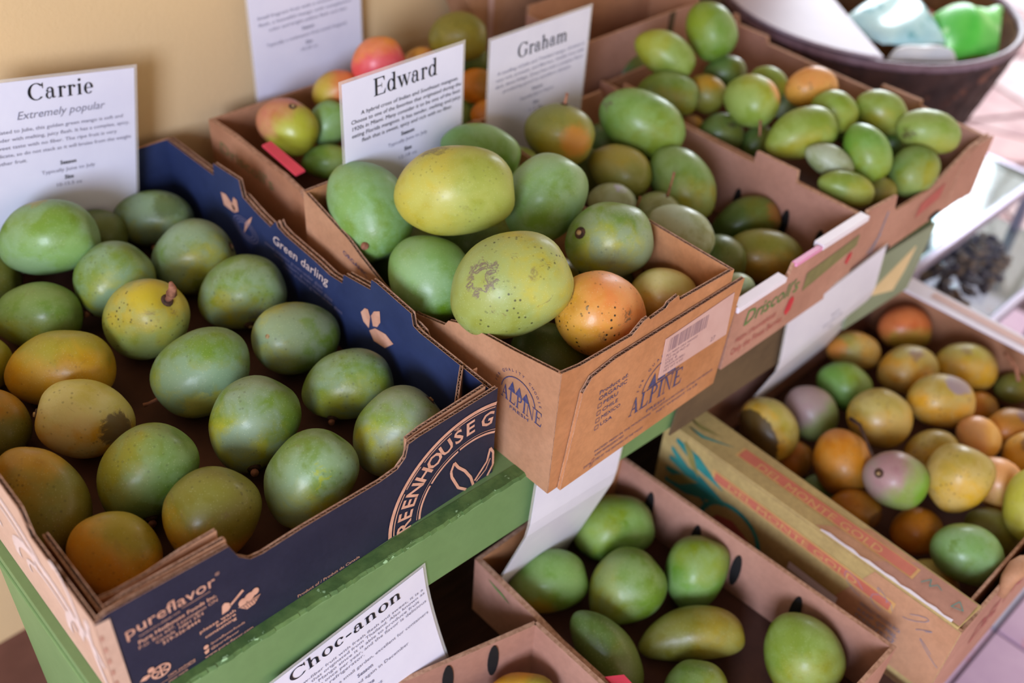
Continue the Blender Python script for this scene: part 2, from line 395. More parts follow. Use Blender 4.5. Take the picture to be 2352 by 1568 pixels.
# ------------------------------------------------------------------ cardboard panel
def panel(parent, name, p0, p1, top, zb, out_n, mo, mi, thick=0.005, flutes=False, label=None, me='edge', lean=None, bottom=None):
    """upright sheet from p0 to p1 (xy). top = [(s, z), ...] outline of the top edge. out_n = xy outward direction.
    the outer face lies on the p0-p1 line, the sheet grows inward. lean = outward shift per metre of height"""
    p0 = Vector((*p0, 0)); p1 = Vector((*p1, 0)); d = p1 - p0; L = d.length; d.normalize()
    n = Vector((*out_n, 0)).normalized(); ln = lean or 0.0
    def P(s, z, q=0.0): return p0 + d * (.0005 + s * (L - .001) / L) + Vector((0, 0, z)) - n * q + n * (ln * (z - zb))
    top = sorted(top, key=lambda a: a[0]) if top[0][0] <= top[-1][0] else list(reversed(top))
    out2 = [(0, zb), (L, zb)] if bottom is None else bottom
    poly = out2 + list(reversed(top))
    mb = MB()
    if not flutes:
        mb.prism([P(s, z) for s, z in poly], -n * thick, (0, 1, 2))
        o = mb.build(name, [M[mo], M[mi], M[me]], parent)
    else:
        t = 0.0008
        mb.prism([P(s, z) for s, z in poly], -n * t, (0, 2, 2))
        mb.prism([P(s, z, thick - t) for s, z in poly], -n * t, (2, 1, 2))
        o = mb.build(name, [M[mo], M[mi], M[me]], parent)
        low = out2 + [(s, z - 0.0035) for s, z in reversed(top)]
        mc = MB(); mc.prism([P(min(max(s, .0012), L - .0012), z, t) for s, z in low], -n * (thick - 2 * t), (0, 0, 0))
        for e, (s_, z_) in ((0, top[0]), (1, top[-1])):     # folded ends, no flutes showing
            s0_ = 0 if e == 0 else L - .001
            sk = (out2[0][0], out2[1][0] - L)[e]
            mc.prism([P(s0_ + sk, zb, .0004), P(s0_ + .001 + sk, zb, .0004), P(s0_ + .001, z_ - .0008, .0004), P(s0_, z_ - .0008, .0004)], -n * (thick - .0008), (2, 2, 2))
        # wavy medium between the liners, seen from above
        for (s0, z0), (s1, z1) in zip(top[:-1], top[1:]):
            if abs(s1 - s0) < 0.004: continue
            k = max(2, int((s1 - s0) / 0.0017)); pts = []
            for i in range(k + 1):
                f = i / k; s = s0 + (s1 - s0) * f; z = z0 + (z1 - z0) * f - 0.0004
                q = thick / 2 + (thick / 2 - t) * math.sin(i * math.pi / 2 + 0.5)
                pts.append((s, z, q))
            vs = []
            for s, z, q in pts:
                vs += [P(s, z, q - 0.0002), P(s, z, q + 0.0003), P(s, z - 0.0045, q + 0.0003), P(s, z - 0.0045, q - 0.0002)]
            fs = []
            for i in range(k):
                for j in range(4): fs.append((4 * i + j, 4 * i + (j + 1) % 4, 4 * i + 4 + (j + 1) % 4, 4 * i + 4 + j))
            mc.add(vs, fs, 1)
        c = mc.build('fluted_core', [M['core'], M['flute'], M[mo if mo.startswith('kraft') else 'edge']], o)
    if label: o['label'] = label
    return o

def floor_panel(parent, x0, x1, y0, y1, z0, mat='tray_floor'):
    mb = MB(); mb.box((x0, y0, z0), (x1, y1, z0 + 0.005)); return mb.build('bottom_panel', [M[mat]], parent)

# ------------------------------------------------------------------ the setting
mb = MB(); mb.box((-2.2, 1.31, 0), (2.25, 1.43, 2.6))
wl = mb.build('wall_back', [M['wall']]); tag(wl, 'pale yellow plaster wall behind the stand', kind='structure')

mb = MB(); mb.box((-2.6, -3.0, 2.55), (3.4, 1.6, 2.65))
M['ceiling'] = noisy('ceiling_board', (150, 138, 118), (134, 122, 104), 3, 0.9)
cl = mb.build('ceiling', [M['ceiling']]); tag(cl, 'boarded ceiling of the open market room', kind='structure')
M['grout'] = noisy('grout', (120, 100, 112), (104, 86, 98), 20, 0.9)
M['tile'] = noisy('glazed_floor_tile', (196, 166, 190), (178, 146, 176), 5, 0.35, spots=(16, 0.66, (186, 130, 150)))
M['tile_white'] = noisy('white_floor_tile', (176, 174, 196), (160, 158, 182), 4, 0.35)
M['tile_brown'] = noisy('brown_floor_tile', (120, 80, 70), (100, 64, 56), 6, 0.5)
M['stone'] = noisy('pink_flagstone', (186, 162, 168), (158, 126, 134), 9, 0.7, 0.4)
M['stone_b'] = noisy('pale_flagstone', (198, 182, 190), (176, 156, 162), 14, 0.7, 0.4)
M['stone_c'] = noisy('mauve_flagstone', (178, 146, 154), (196, 166, 170), 12, 0.7, 0.4)
fl = MB(); fl.box((-2.2, -2.5, -0.06), (8, 6, -0.012)); fl = fl.build('floor', [M['grout']]); tag(fl, 'tiled floor running into crazy paving', kind='structure')
def tile_mesh(a, seed):
    me = bpy.data.meshes.new('tile'); h = a / 2
    bm = bmesh.new(); bmesh.ops.create_cube(bm, size=1)
    for v in bm.verts: v.co = Vector((v.co.x * (a - .006), v.co.y * (a - .006), v.co.z * .014))
    bmesh.ops.bevel(bm, geom=bm.edges[:], offset=0.0015, segments=1, affect='EDGES')
    bm.to_mesh(me); bm.free(); return me
tms = {}
for k in ('tile', 'tile_white', 'tile_brown'):
    tms[k] = tile_mesh(0.33, 0); tms[k].materials.append(M[k])
for i in range(0, 11):
    for j in range(-4, 5):
        x, y = 0.03 + i * 0.33, -0.02 + j * 0.33
        if y > 1.32 or (x > 2.5) or (x > 2.4 and y > 1.0): continue
        k = 'tile_brown' if x < 0.4 and y > 0.3 else ('tile_white' if .30 < y < .62 and x > 1.6 else 'tile')
        o = bpy.data.objects.new('floor_tile', tms[k]); C.objects.link(o); o.parent = fl; o.location = (x, y, -0.007)
for i in range(14):
    for j in range(11):
        x, y = 2.62 + i * 0.27, -0.5 + j * 0.27
        if x < 2.95 and y < 1.0 and False: continue
        g = lambda a, b2: (2.62 + a * 0.27 + 0.10 * math.sin(a * 12.9 + b2 * 78.2), -0.5 + b2 * 0.27 + 0.10 * math.sin(a * 39.3 + b2 * 11.1))
        q = [g(i, j), g(i + 1, j), g(i + 1, j + 1), g(i, j + 1)]
        cx = sum(p[0] for p in q) / 4; cy = sum(p[1] for p in q) / 4
        q = [(cx + (a - cx) * 0.93, cy + (b2 - cy) * 0.93) for a, b2 in q]
        s = MB(); s.prism([Vector((a, b2, 0.002)) for a, b2 in q], Vector((0, 0, -0.03)), (0, 0, 0))
        o = s.build('flagstone', [M[('stone', 'stone_b', 'stone_c')[(i * 7 + j * 3) % 3]]], fl, loc=(cx, cy, 0))

# ------------------------------------------------------------------ the green stand
st = empty('display_stand', (0.85, 0.9, 0), 'green painted two-tier wooden stand carrying the mango trays', 'shelf')
mb = MB()
# upper shelf board (front edge runs slightly towards the camera at its right end)
def yf(x): return 0.571 - 0.036 * (x - 0.25)
mb.prism([Vector((0.122, yf(.122), 0.72)), Vector((1.505, yf(1.505), 0.72)), Vector((1.505, 1.305, 0.72)), Vector((0.122, 1.305, 0.72))], Vector((0, 0, -0.018)), (0, 0, 0))
mb.build('upper_shelf', [M['green_paint']], st)
ap = MB()
a, b2 = Vector((0.118, yf(.118) - 0.002, 0.627)), Vector((1.508, yf(1.508) - 0.002, 0.627))
ap.prism([a, b2, b2 + Vector((0, 0, .090)), a + Vector((0, 0, .090))], Vector((0, .018, 0)), (0, 0, 0))
ap.build('apron_board', [M['green_paint']], st, bevel=0.002)
ap = MB(); n = 150
for i in range(n):   # worn, slightly ragged top edge of the apron
    x0, x1 = 0.118 + 1.39 * i / n, 0.118 + 1.39 * (i + 1) / n
    j0, j1 = rnd.uniform(-.0012, .0012), rnd.uniform(-.0012, .0012)
    ap.add([(x0, yf(x0) - .0025 + j0, .7172), (x1, yf(x1) - .0025 + j1, .7172), (x1, yf(x1) + .018, .7172), (x0, yf(x0) + .018, .7172),
            (x0, yf(x0) + .0005 + j0, .7206), (x1, yf(x1) + .0005 + j1, .7206), (x1, yf(x1) + .017, .7206), (x0, yf(x0) + .017, .7206)],
           [(0, 3, 2, 1), (4, 5, 6, 7), (0, 1, 5, 4), (1, 2, 6, 5), (2, 3, 7, 6), (3, 0, 4, 7)])
ap.build('worn_edge', [M['green_chipped']], st)
mb = MB(); mb.box((0.1195, 0.5785, 0.0), (0.1375, 0.843, 0.7015)); mb.build('end_panel', [M['green_paint']], st, bevel=0.002)
mb = MB(); mb.box((1.49, 0.54, 0.60), (1.51, 1.30, 0.70)); mb.build('side_panel', [M['green_grey']], st)
mb = MB(); mb.prism([Vector((1.285, .5285, .722)), Vector((1.503, .5205, .722)), Vector((1.48, .5205, .60)), Vector((1.30, .5285, .60))], Vector((0, -.004, 0)), (0, 0, 0)); mb.build('faded_panel', [M['green_grey']], st)
mb = MB(); mb.prism([Vector((1.335, .5225, .650)), Vector((1.425, .5195, .622)), Vector((1.445, .5195, .655)), Vector((1.455, .5185, .697)), Vector((1.39, .5205, .672))], Vector((0, -.002, 0)), (0, 0, 0)); mb.build('cream_patch', [M['cream_paint']], st)
mb = MB(); mb.box((0.22, 0.10, 0.392), (0.95, 1.30, 0.410)); mb.build('lower_shelf', [M['wood_dark']], st)
mb = MB(); mb.box((0.952, 0.15, 0.312), (1.62, 1.30, 0.3345)); mb.build('lower_shelf', [M['wood_dark']], st)
for x, y in ((0.24, 0.14), (1.50, 0.70), (0.24, 1.22), (0.9, 1.25)):
    mb = MB(); mb.box((x, y, -.001), (x + .04, y + .04, .392 if x < 1 else .312)); mb.build('leg', [M['wood_dark']], st)

# brown strip of cardboard hung on the apron under the third tray
mb = MB(); mb.prism([Vector((.900, .5425, .7185)), Vector((1.130, .5340, .7185)), Vector((1.13, .5340, .625)), Vector((.885, .5425, .622))], Vector((0, -.003, 0)), (0, 0, 0))
o = mb.build('cardboard_strip', [M['kraft_dull']], None, loc=(1.1, .53, .6)); tag(o, 'dull brown cardboard strip on the apron left of the slanting white sheet', 'cardboard')

# ------------------------------------------------------------------ navy tray
bx = empty('produce_tray', (0.362, 0.93, 0.7205), 'navy printed cardboard tray of green and yellow mangoes at the left', 'box', 'cardboard mango trays')
X0, X1, Y0, Y1 = .131, .592, .583, 1.28
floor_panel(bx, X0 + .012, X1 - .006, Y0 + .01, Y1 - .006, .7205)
fp = panel(bx, 'front_panel', (X0, Y0), (X1, Y0), [(0, .858), (.012, .862), (.128, .856), (.136, .834), (.147, .822), (.16, .8195), (.205, .821), (.30, .819), (.322, .822), (.333, .832), (.337, .849), (.35, .851), (.461, .854)], .7205, (0, -1), 'navy', 'kraft', .005, True)
panel(bx, 'inner_front_flap', (X0 + .012, Y0 + .010), (.262, Y0 + .008), [(0, .855), (.02, .8585), (.118, .857)], .73, (0, -1), 'kraft', 'kraft', .005, True, label='folded-in kraft flap behind the front panel')
panel(bx, 'inner_corner_flap', (X0 + .009, Y0 + .028), (.26, Y0 + .022), [(0, .851), (.02, .847), (.05, .848), (.085, .8545), (.121, .857)], .73, (0, -1), 'kraft', 'kraft_in', .004, True, label='curled inner kraft flap at the left front corner')
panel(bx, 'inner_front_flap', (.472, Y0 + .009), (X1 - .01, Y0 + .009), [(0, .846), (.02, .850), (.11, .8555)], .73, (0, -1), 'kraft', 'kraft', .005, True)
panel(bx, 'corner_gusset', (X1 - .045, Y0 + .015), (X1 - .006, Y0 + .05), [(0, .842), (.025, .85), (.052, .856)], .73, (.7, -.7), 'kraft', 'kraft_in', .004, True)
lf = panel(bx, 'left_panel', (X0, Y0), (X0, Y1), [(0, .860), (.118, .862), (.126, .894), (.24, .899), (.25, .86), (.697, .855)], .7205, (-1, 0), 'tan_print', 'kraft_in', .005, True, label='pale tan side panel printed with white swirls')
panel(bx, 'inner_left_flap', (X0 + .010, Y0 + .005), (X0 + .010, Y0 + .118), [(0, .856), (.113, .858)], .73, (-1, 0), 'kraft', 'kraft_in', .005, True)
rtop = [(0, .850), (.125, .853), (.137, .856), (.1405, .872), (.205, .878), (.214, .877), (.2165, .861), (.27, .852), (.2735, .837), (.30, .834), (.33, .838), (.395, .842), (.412, .846), (.416, .853), (.43, .837), (.46, .842), (.494, .851), (.499, .875), (.563, .870), (.566, .850), (.697, .848)]
rt = panel(bx, 'right_panel', (X1, Y0), (X1, Y1), rtop, .7205, (1, 0), 'kraft', 'navy_in', .006, True)
ro_ = panel(bx, 'outer_right_flap', (X1 + .0065, Y0 + .04), (X1 + .0065, Y1), [(max(0, s_ - .04), z_ - .001) for s_, z_ in rtop if s_ > .05 and not (.139 < s_ < .215 or .495 < s_ < .564)], .7205, (1, 0), 'kraft', 'kraft', .006, True)
panel(bx, 'back_panel', (X0, Y1), (X1, Y1), [(0, .85), (.30, .85), (.461, .848)], .7205, (0, 1), 'navy', 'navy_in', .005, False)
# lettering on the front: origin (x, z) in metres on the panel
FX, FZ = Vector((1, 0, 0)), Vector((0, 0, 1))
def ft(s, x, z, h, width=None, bold=0.0, al='LEFT', sp=1.0, par=fp): return flat_text('lettering', s, (x, Y0, z), FX, FZ, h, M['peach'], par, width, al, bold, 0, sp, lift=.0006)
ft('pureflavor', .1525, .8170, .0205, .088, .004)
ft('\u00ae', .2415, .828, .006)
polys('underline', stroke([(.205, .8135), (.218, .8128), (.234, .8130)], .0006), (0, Y0, 0), FX, FZ, M['peach'], fp, lift=.0007)
ft('FLAVOR WITH A GREENER TASTE', .163, .8095, .0032, .040)
ft('Pure Hothouse Foods Inc.', .161, .8005, .0072, .078, .02)
ft('P.O. Box 607, Leamington ON', .160, .7935, .0064, .079)
ft('Canada  N8H 3X4', .1755, .7868, .0064, .048)
ft('519-326-8444', .181, .7800, .0066, .038, .015)
ft('please wash', .216, .7630, .0062, .0385, .02); ft('before', .2330, .7575, .0062, .021, .02); ft('consuming', .220, .7515, .0062, .034, .02)
ft('/pureflavorfoods', .2235, .7375, .0052, .038); ft('@pureflavor', .2230, .7300, .0052, .031); ft('www.pure-flavor.com', .2156, .7225, .0052, .0535)
ft('Product of / Produit du Canada', .322, .7235, .006, .078)
ft('100% packaging', .178, .7305, .0052, .028); ft('please recycle', .177, .7225, .0052, .020)
polys('rule_line', stroke([(.170, .7285), (.206, .7285)], .0006), (0, Y0, 0), FX, FZ, M['peach'], fp, lift=.0007)
def one(name, p, mt='peach', l=.0008): return polys(name, [p], (0, Y0, 0), FX, FZ, M[mt], fp, lift=l)
one('brush_symbol', [(.2404, .7705), (.2475, .7712), (.2512, .7755), (.2492, .7815), (.2450, .7850), (.2420, .7825)])
one('brush_symbol', [(.2490, .7775), (.2510, .7752), (.2662, .7852), (.2646, .7885)])
one('bowl_symbol', [(.2573, .7663), (.2658, .7560), (.2749, .7567), (.2825, .7660)])
one('fruit_symbol', ell(.2625, .7700, .0045, .0055, 0, 12), l=.0009); one('fruit_symbol', ell(.2705, .7722, .0058, .0058, 0, 12), l=.0010); one('fruit_symbol', ell(.2770, .7745, .0042, .0050, 0, 12), l=.0011)
polys('bowl_lines', stroke([(.2585, .7650), (.2812, .7648)], .0006) + [stroke([(.2625 + i * .003, .7640), (.2650 + i * .0028, .7580)], .0004)[0] for i in range(6)], (0, Y0, 0), FX, FZ, M['navy'], fp, lift=.0014)
polys('recycle_symbol', [ring(.1730, .7465, .0098, .0092, .0020, .0020), ell(.1730, .7465, .0018, .0020)] + [stroke([(.1730 + .0024 * math.cos(R(a)), .7465 + .0024 * math.sin(R(a))), (.1730 + .0078 * math.cos(R(a)), .7465 + .0078 * math.sin(R(a)))], .0020)[0] for a in range(30, 390, 60)], (0, Y0, 0), FX, FZ, M['peach'], fp)
one('leaf_symbol', [(.1520, .7495), (.1565, .7535), (.1620, .7525), (.1635, .7490), (.1580, .7468)]); one('leaf_symbol', ell(.1645, .7565, .0034, .0036, 0, 10))
one('social_symbol', ell(.2188, .7390, .0028, .0032, 0, 10)); one('social_symbol', [(.2158, .7335), (.2215, .7350), (.2205, .7295), (.2170, .7285)])
# round greenhouse stamp, cut by the right and lower edges of the panel
cx, cz = .5565, .7212
def arcpts(r, a0, a1, wd, n=26):
    return [(cx + r * math.cos(R(a0 + (a1 - a0) * i / n)), cz + r * math.sin(R(a0 + (a1 - a0) * i / n))) for i in range(n + 1)] + [(cx + (r - wd) * math.cos(R(a1 - (a1 - a0) * i / n)), cz + (r - wd) * math.sin(R(a1 - (a1 - a0) * i / n))) for i in range(n + 1)]
for args in ((.1185, 73, 179.5, .0048), (.1120, 73, 104, .0013), (.1115, 106, 128, .0013), (.1120, 131, 146, .0013), (.1115, 149, 179.5, .0014), (.0765, 63, 104, .0030), (.0762, 106, 141, .0030), (.0765, 143, 179, .0030), (.0795, 64, 178, .0008)):
    polys('stamp_ring', [arcpts(*args)], (0, Y0, 0), FX, FZ, M['peach'], fp)
for ch, a in zip('REENHOUSEG', (177.5, 167.3, 157.2, 146.6, 135.0, 123.8, 112.8, 102.2, 92.2, 77.0)):
    rr = .0875; o = Vector((cx + rr * math.cos(R(a)), Y0, cz + rr * math.sin(R(a))))
    xd = Vector((math.sin(R(a)), 0, -math.cos(R(a)))); yd = Vector((math.cos(R(a)), 0, math.sin(R(a))))
    flat_text('letter', ch, o, xd, yd, .0272, M['peach'], fp, None, 'CENTER', .022, lift=.0007)
one('stamp_accent', [(cx + .110 * math.cos(R(101.5)), cz + .110 * math.sin(R(101.5))), (cx + .1085 * math.cos(R(103.5)), cz + .1085 * math.sin(R(103.5))), (cx + .1085 * math.cos(R(99.5)), cz + .1085 * math.sin(R(99.5)))])
for pl_, w_ in (([(.5500, .7215), (.5381, .7330), (.5277, .7577), (.5265, .7670), (.5309, .7785), (.5370, .7670), (.5471, .7546), (.5566, .7371), (.5610, .7215)], .0036), ([(.5630, .7271), (.5735, .7383), (.5810, .7468), (.5850, .7658), (.5900, .7560), (.5909, .7349), (.5826, .7215)], .0032), ([(.5657, .7240), (.5798, .7339), (.5860, .7484)], .0016)):
    polys('stamp_leaf', stroke(pl_, w_), (0, Y0, 0), FX, FZ, M['peach'], fp)
# prints on the inside of the right panel: xd runs towards the camera
IX, IZ = Vector((0, -1, 0)), Vector((0, 0, 1))
def ip(name, pl):
    for p_ in pl: ip1(name, [p_])
def ip1(name, pl): return polys(name, [[(-y, z) for y, z in p] for p in pl], (X1 - .006, 0, 0), IX, IZ, M['peach'], rt)
ip('leaf_print', [[(1.1339, .8311), (1.1201, .8338), (1.0998, .8217), (1.1049, .8127), (1.1292, .8123)], [(1.1004, .8394), (1.0921, .8381), (1.0912, .8212), (1.1026, .8132), (1.1082, .8230)], [(1.0560, .8311), (1.0630, .8177), (1.0833, .7906), (1.0767, .8110)]])
ip('leaf_print', [[(.8200, .8149), (.8115, .8262), (.8050, .8282), (.8012, .8190), (.8045, .7993), (.8154, .8034)], [(.7992, .8221), (.7933, .8324), (.7817, .8396), (.7811, .8230), (.7878, .8116), (.7962, .8078)], [(.8040, .7961), (.7919, .8070), (.7714, .8109), (.7566, .8052), (.7734, .7879), (.7954, .7850)]])
m, t, b = nm('faint_line_print', lin((112, 108, 138)), 0.5); M['faint'] = m
for k in range(3):
    pts = [( -(1.078 + .030 * (1 - .2 * k) * math.cos(R(a))), .799 + .017 * (1 - .22 * k) * math.sin(R(a))) for a in range(0, 361, 24)]
    polys('pepper_print', stroke(pts, .0012), (X1 - .006, 0, 0), IX, IZ, M['faint'], rt)
flat_text('lettering', 'Green darling', (X1 - .006, 1.008, .8145), IX, Vector((0, 0, 1)), .021, M['swirl'], rt, .122, 'LEFT', .0, .25)
for k_ in range(3): flat_text('lettering', 'sweet peppers grown under glass', (X1 - .006, 1.030 - k_ * .02, .802 - k_ * .008), IX, Vector((0, 0, 1)), .008, M['faint'], rt, .13, 'LEFT')
# swirls and score marks on the left outer panel
LX, LZ = Vector((0, -1, 0)), Vector((0, 0, 1))
def sw(cy, cz2, ry, rz, a0, a1, w_, rot=0):
    pts = []
    for i in range(17):
        a = R(a0 + (a1 - a0) * i / 16); u, v = ry * math.cos(a), rz * math.sin(a)
        pts.append((-cy + u * math.cos(R(rot)) - v * math.sin(R(rot)), cz2 + u * math.sin(R(rot)) + v * math.cos(R(rot))))
    return stroke(pts, w_)
for args in ((.78, .80, .085, .055, 10, 200, .008), (.78, .80, .06, .035, 0, 210, .004), (.70, .775, .075, .045, 20, 190, .009), (.70, .775, .05, .024, 0, 200, .004), (.63, .755, .04, .05, 30, 180, .007), (.65, .82, .02, .05, -60, 120, .006), (.86, .78, .05, .04, 0, 200, .007), (.60, .79, .012, .05, 90, 260, .006)):
    args = args[:6] + (args[6] * 1.5,)
    polys('swirl_print', sw(*args), (X0, 0, 0), LX, LZ, M['swirl'], lf, lift=.0005)
# perforated corner strip beside the front print
polys('corner_strip', [[(.1312, .7205), (.1450, .7205), (.1440, .856), (.1312, .858)]], (0, Y0, 0), FX, FZ, M['tan_print'], fp, lift=.0013)
polys('corner_perforation', [[(.1316, z), (.1345, z), (.1345, z + .007), (.1316, z + .007)] for z in (.732, .749, .766, .783, .800, .817, .834)], (0, Y0, 0), FX, FZ, M['kraft_pink'], fp, lift=.0018)

# ------------------------------------------------------------------ kraft box with the mountain stamp
bx = empty('produce_box', (0.768, 0.75, 0.7205), 'tall kraft cardboard box with blue mountain stamps and a barcode label', 'box', 'cardboard mango trays')
X0, X1, Y0, Y1 = .620, .915, .520, .982
floor_panel(bx, X0 + .006, X1 - .006, Y0 + .006, Y1 - .006, .7215)
afp = panel(bx, 'front_panel', (X0, Y0), (X1, Y0), [(0, .901), (.03, .8955), (.112, .893), (.13, .905), (.138, .9055), (.141, .901), (.168, .904), (.172, .909), (.188, .912), (.192, .903), (.295, .899)], .716, (0, -1), 'kraft_warm', 'kraft_warm', .005, True)
alp = panel(bx, 'left_panel', (X0, Y0), (X0, Y1), [(0, .9), (.07, .886), (.145, .874), (.178, .860), (.185, .849), (.23, .836), (.265, .832), (.30, .838), (.345, .857), (.37, .870), (.462, .895)], .716, (-1, 0), 'kraft', 'kraft_warm', .005, True)
panel(bx, 'right_panel', (X1, Y0), (X1, Y1), [(0, .899), (.14, .90), (.152, .895), (.165, .868), (.3, .862), (.33, .89), (.462, .9)], .716, (1, 0), 'kraft', 'kraft_warm', .005, True)
panel(bx, 'back_panel', (X0, Y1), (X1, Y1), [(0, .895), (.09, .894), (.12, .87), (.19, .868), (.23, .893), (.295, .9)], .716, (0, 1), 'kraft', 'kraft_warm', .005, True)
# outer flap glued on the front
Yo = Y0 - .006
of = panel(bx, 'outer_front_flap', (.652, Yo), (.934, Yo), [(0, .858), (.012, .874), (.05, .881), (.282, .881)], .7165, (0, -1), 'kraft_warm', 'kraft_warm', .005, True, label='outer glued flap carrying the stamp', bottom=[(-.018, .7165), (.268, .7165)])
def at2(s, x, z, h, width=None, bold=0.0, al='LEFT', sh_=0.0): return flat_text('lettering', s, (x, Yo, z), FX, FZ, h, M['ink_blue'], of, width, al, bold, sh_, lift=.0006)
serif_text('stamp_lettering', 'ALPINE', (.742, Yo, .766), FX, FZ, .098, M['ink_blue'], of, .027)
polys('mountain_stamp', [[(.772, .795), (.781, .815), (.786, .795)], [(.788, .797), (.797, .820), (.803, .797)], [(.806, .798), (.817, .822), (.822, .798)], [(.77, .793), (.83, .797), (.83, .7955), (.77, .7915)]] + stroke([(.768 + .034 + .040 * math.cos(R(a)), .792 + .036 * math.sin(R(a))) for a in range(180, 60, -12)], .0014), (0, Yo, 0), FX, FZ, M['ink_blue'], of)
for i, ch in enumerate('FOR QUALITY'):
    a = 168 - i * 9; o = Vector((.802 + .048 * math.cos(R(a)), Yo, .792 + .044 * math.sin(R(a))))
    if ch != ' ' and a > 92: flat_text('letter', ch, o, (math.sin(R(a)), 0, -math.cos(R(a))), (math.cos(R(a)), 0, math.sin(R(a))), .006, M['ink_blue'], of, None, 'CENTER', lift=.0006)
at2('FRESH', .778, .752, .0065, .034)
at2('Product of:', .681, .8395, .0085, .047); at2('ORGANIC', .681, .8300, .0085, .047)
for i, s in enumerate(('PERU', 'CHILE', 'MEXICO', 'USA')):
    at2(s, .6905, .8195 - i * .0115, .0080, (.024, .026, .032, .020)[i])
    x, z = .681, .8185 - i * .0115; polys('tick_box', stroke([(x, z), (x + .006, z), (x + .006, z + .006), (x, z + .006), (x, z)], .0006), (0, Yo, 0), FX, FZ, M['ink_blue'], of)
at2('DISTRIBUTED BY THE GROWERS OF THE VALLEY', .672, .7265, .0052, .105); at2('KEEP REFRIGERATED', .690, .7355, .0052, .05); at2('PACKED FRESH IN THE MOUNTAINS', .688, .7430, .0052, .10); at2('THIS CARTON IS RECYCLABLE  SUITABLE FOR PRODUCE', .790, .7455, .0052, .118); at2('NET WEIGHT 10 LB', .800, .7370, .0052, .08)
mb = MB(); mb.prism([Vector((.682, Yo - .0003, .7215)), Vector((.687, Yo - .0003, .7225)), Vector((.6895, Yo - .0003, .7345)), Vector((.685, Yo - .0003, .733)), Vector((.684, Yo - .0003, .728))], Vector((0, -.0006, 0)), (0, 0, 0)); mb.build('brown_stain', [M['stem']], of)
mb = MB(); mb.prism([Vector((.789, Yo - .0004, .802)), Vector((.920, Yo - .0004, .800)), Vector((.916, Yo - .0004, .868)), Vector((.789, Yo - .0004, .862))], Vector((0, -.0008, 0)), (0, 0, 0))
lb = mb.build('barcode_label', [M['label']], of)
x = .797; bars = []
while x < .868:
    wd = rnd.choice((.0006, .001, .0016)); bars.append([(x, .838), (x + wd, .838), (x + wd, .8585), (x, .8585)]); x += wd + rnd.choice((.0007, .0012, .002))
m, t, b = nm('pale_barcode_ink', lin((150, 118, 122)), .6); M['bar'] = m
polys('barcode', bars, (0, Yo - .0012, 0), FX, FZ, M['bar'], lb, lift=.0003)
for i, (s, wd) in enumerate((('PLU 94959 ORG MANGO', .058), ('LOT 0628 PKD 07', .044), ('SIZE 8', .022), ('GROWN IN PERU', .038), ('NET WT 4 KG', .036))):
    flat_text('label_text', s, (.796, Yo - .0012, .831 - i * .006), FX, FZ, .0056, M['bar'], lb, wd, lift=.0003)
flat_text('label_text', '27', (.885, Yo - .0012, .806), FX, FZ, .010, M['bar'], lb, None, lift=.0003)
# stamp on the left side
AX = Vector((0, -1, 0))
def al_p(p): return [(-y, z) for y, z in p]
serif_text('stamp_lettering', 'ALPINE', (X0, .605, .812), Vector((0, -1, -.06)), Vector((0, 0, 1)), .066, M['ink_blue'], alp, .020)
polys('mountain_stamp', [al_p(p) for p in ([(.594, .828), (.588, .843), (.583, .828)], [(.583, .828), (.577, .842), (.572, .828)], [(.572, .828), (.566, .840), (.560, .827)])] + stroke([(-(.578 + .027 * math.cos(R(a))), .824 + .028 * math.sin(R(a))) for a in range(5, 180, 12)], .0012) , (X0, 0, 0), AX, FZ, M['ink_blue'], alp)
for i, ch in enumerate('FOR QUALITY CHOOSE'):
    a = 172 - i * 9; q = Vector((X0, .578 - .034 * math.cos(R(a)), .824 + .035 * math.sin(R(a))))
    if ch != ' ': flat_text('letter', ch, q, (0, -math.sin(R(a)), -math.cos(R(a))), (0, -math.cos(R(a)), math.sin(R(a))), .0052, M['ink_blue'], alp, None, 'CENTER', lift=.0006)
flat_text('lettering', 'FRESH', (X0, .59, .802), AX, FZ, .006, M['ink_blue'], alp, .03, lift=.0006)
flat_text('lettering', 'ORGANIC', (X0, .90, .842), Vector((0, -1, -.2)), Vector((0, 0, 1)), .010, M['ink_blue'], alp, .05, lift=.0006)

# ------------------------------------------------------------------ the other trays
def slot(parent, c, xd, h=.024, wd=.0065, n=None):
    xd = Vector(xd).normalized(); zd = Vector((0, 0, 1)); nn = n or xd.cross(zd)
    pts = [Vector(c) + xd * (wd * math.cos(R(a))) + zd * (h * math.sin(R(a)) ) for a in range(0, 360, 24)]
    mb = MB(); mb.prism([p + nn * .0020 for p in pts], -nn * .0012, (0, 0, 0)); return mb.build('vent_slot', [M['slot']], parent)

# third tray (berry carton)
bx = empty('produce_tray', (1.094, 0.76, 0.7205), 'kraft tray with green lettering and white rim flaps, third along the shelf', 'box', 'cardboard mango trays')
X0, X1, Y0, Y1 = .943, 1.243, .521, 1.0
floor_panel(bx, X0 + .006, X1 - .006, Y0 + .006, Y1 - .006, .7215)
dfp = panel(bx, 'front_panel', (X0, Y0), (X1, Y0), [(0, .822), (.110, .819), (.117, .822), (.122, .838), (.30, .836)], .7215, (0, -1), 'kraft_pink', 'kraft_in')
panel(bx, 'left_panel', (X0, Y0), (X0, Y1), [(0, .825), (.479, .828)], .7215, (-1, 0), 'kraft_pink', 'kraft_in')
drp = panel(bx, 'right_panel', (X1, Y0), (X1, Y1), [(0, .838), (.117, .838), (.119, .857), (.192, .856), (.193, .836), (.40, .838), (.405, .858), (.46, .858), (.462, .838), (.479, .838)], .7215, (1, 0), 'kraft_pink', 'kraft_pink', .006)
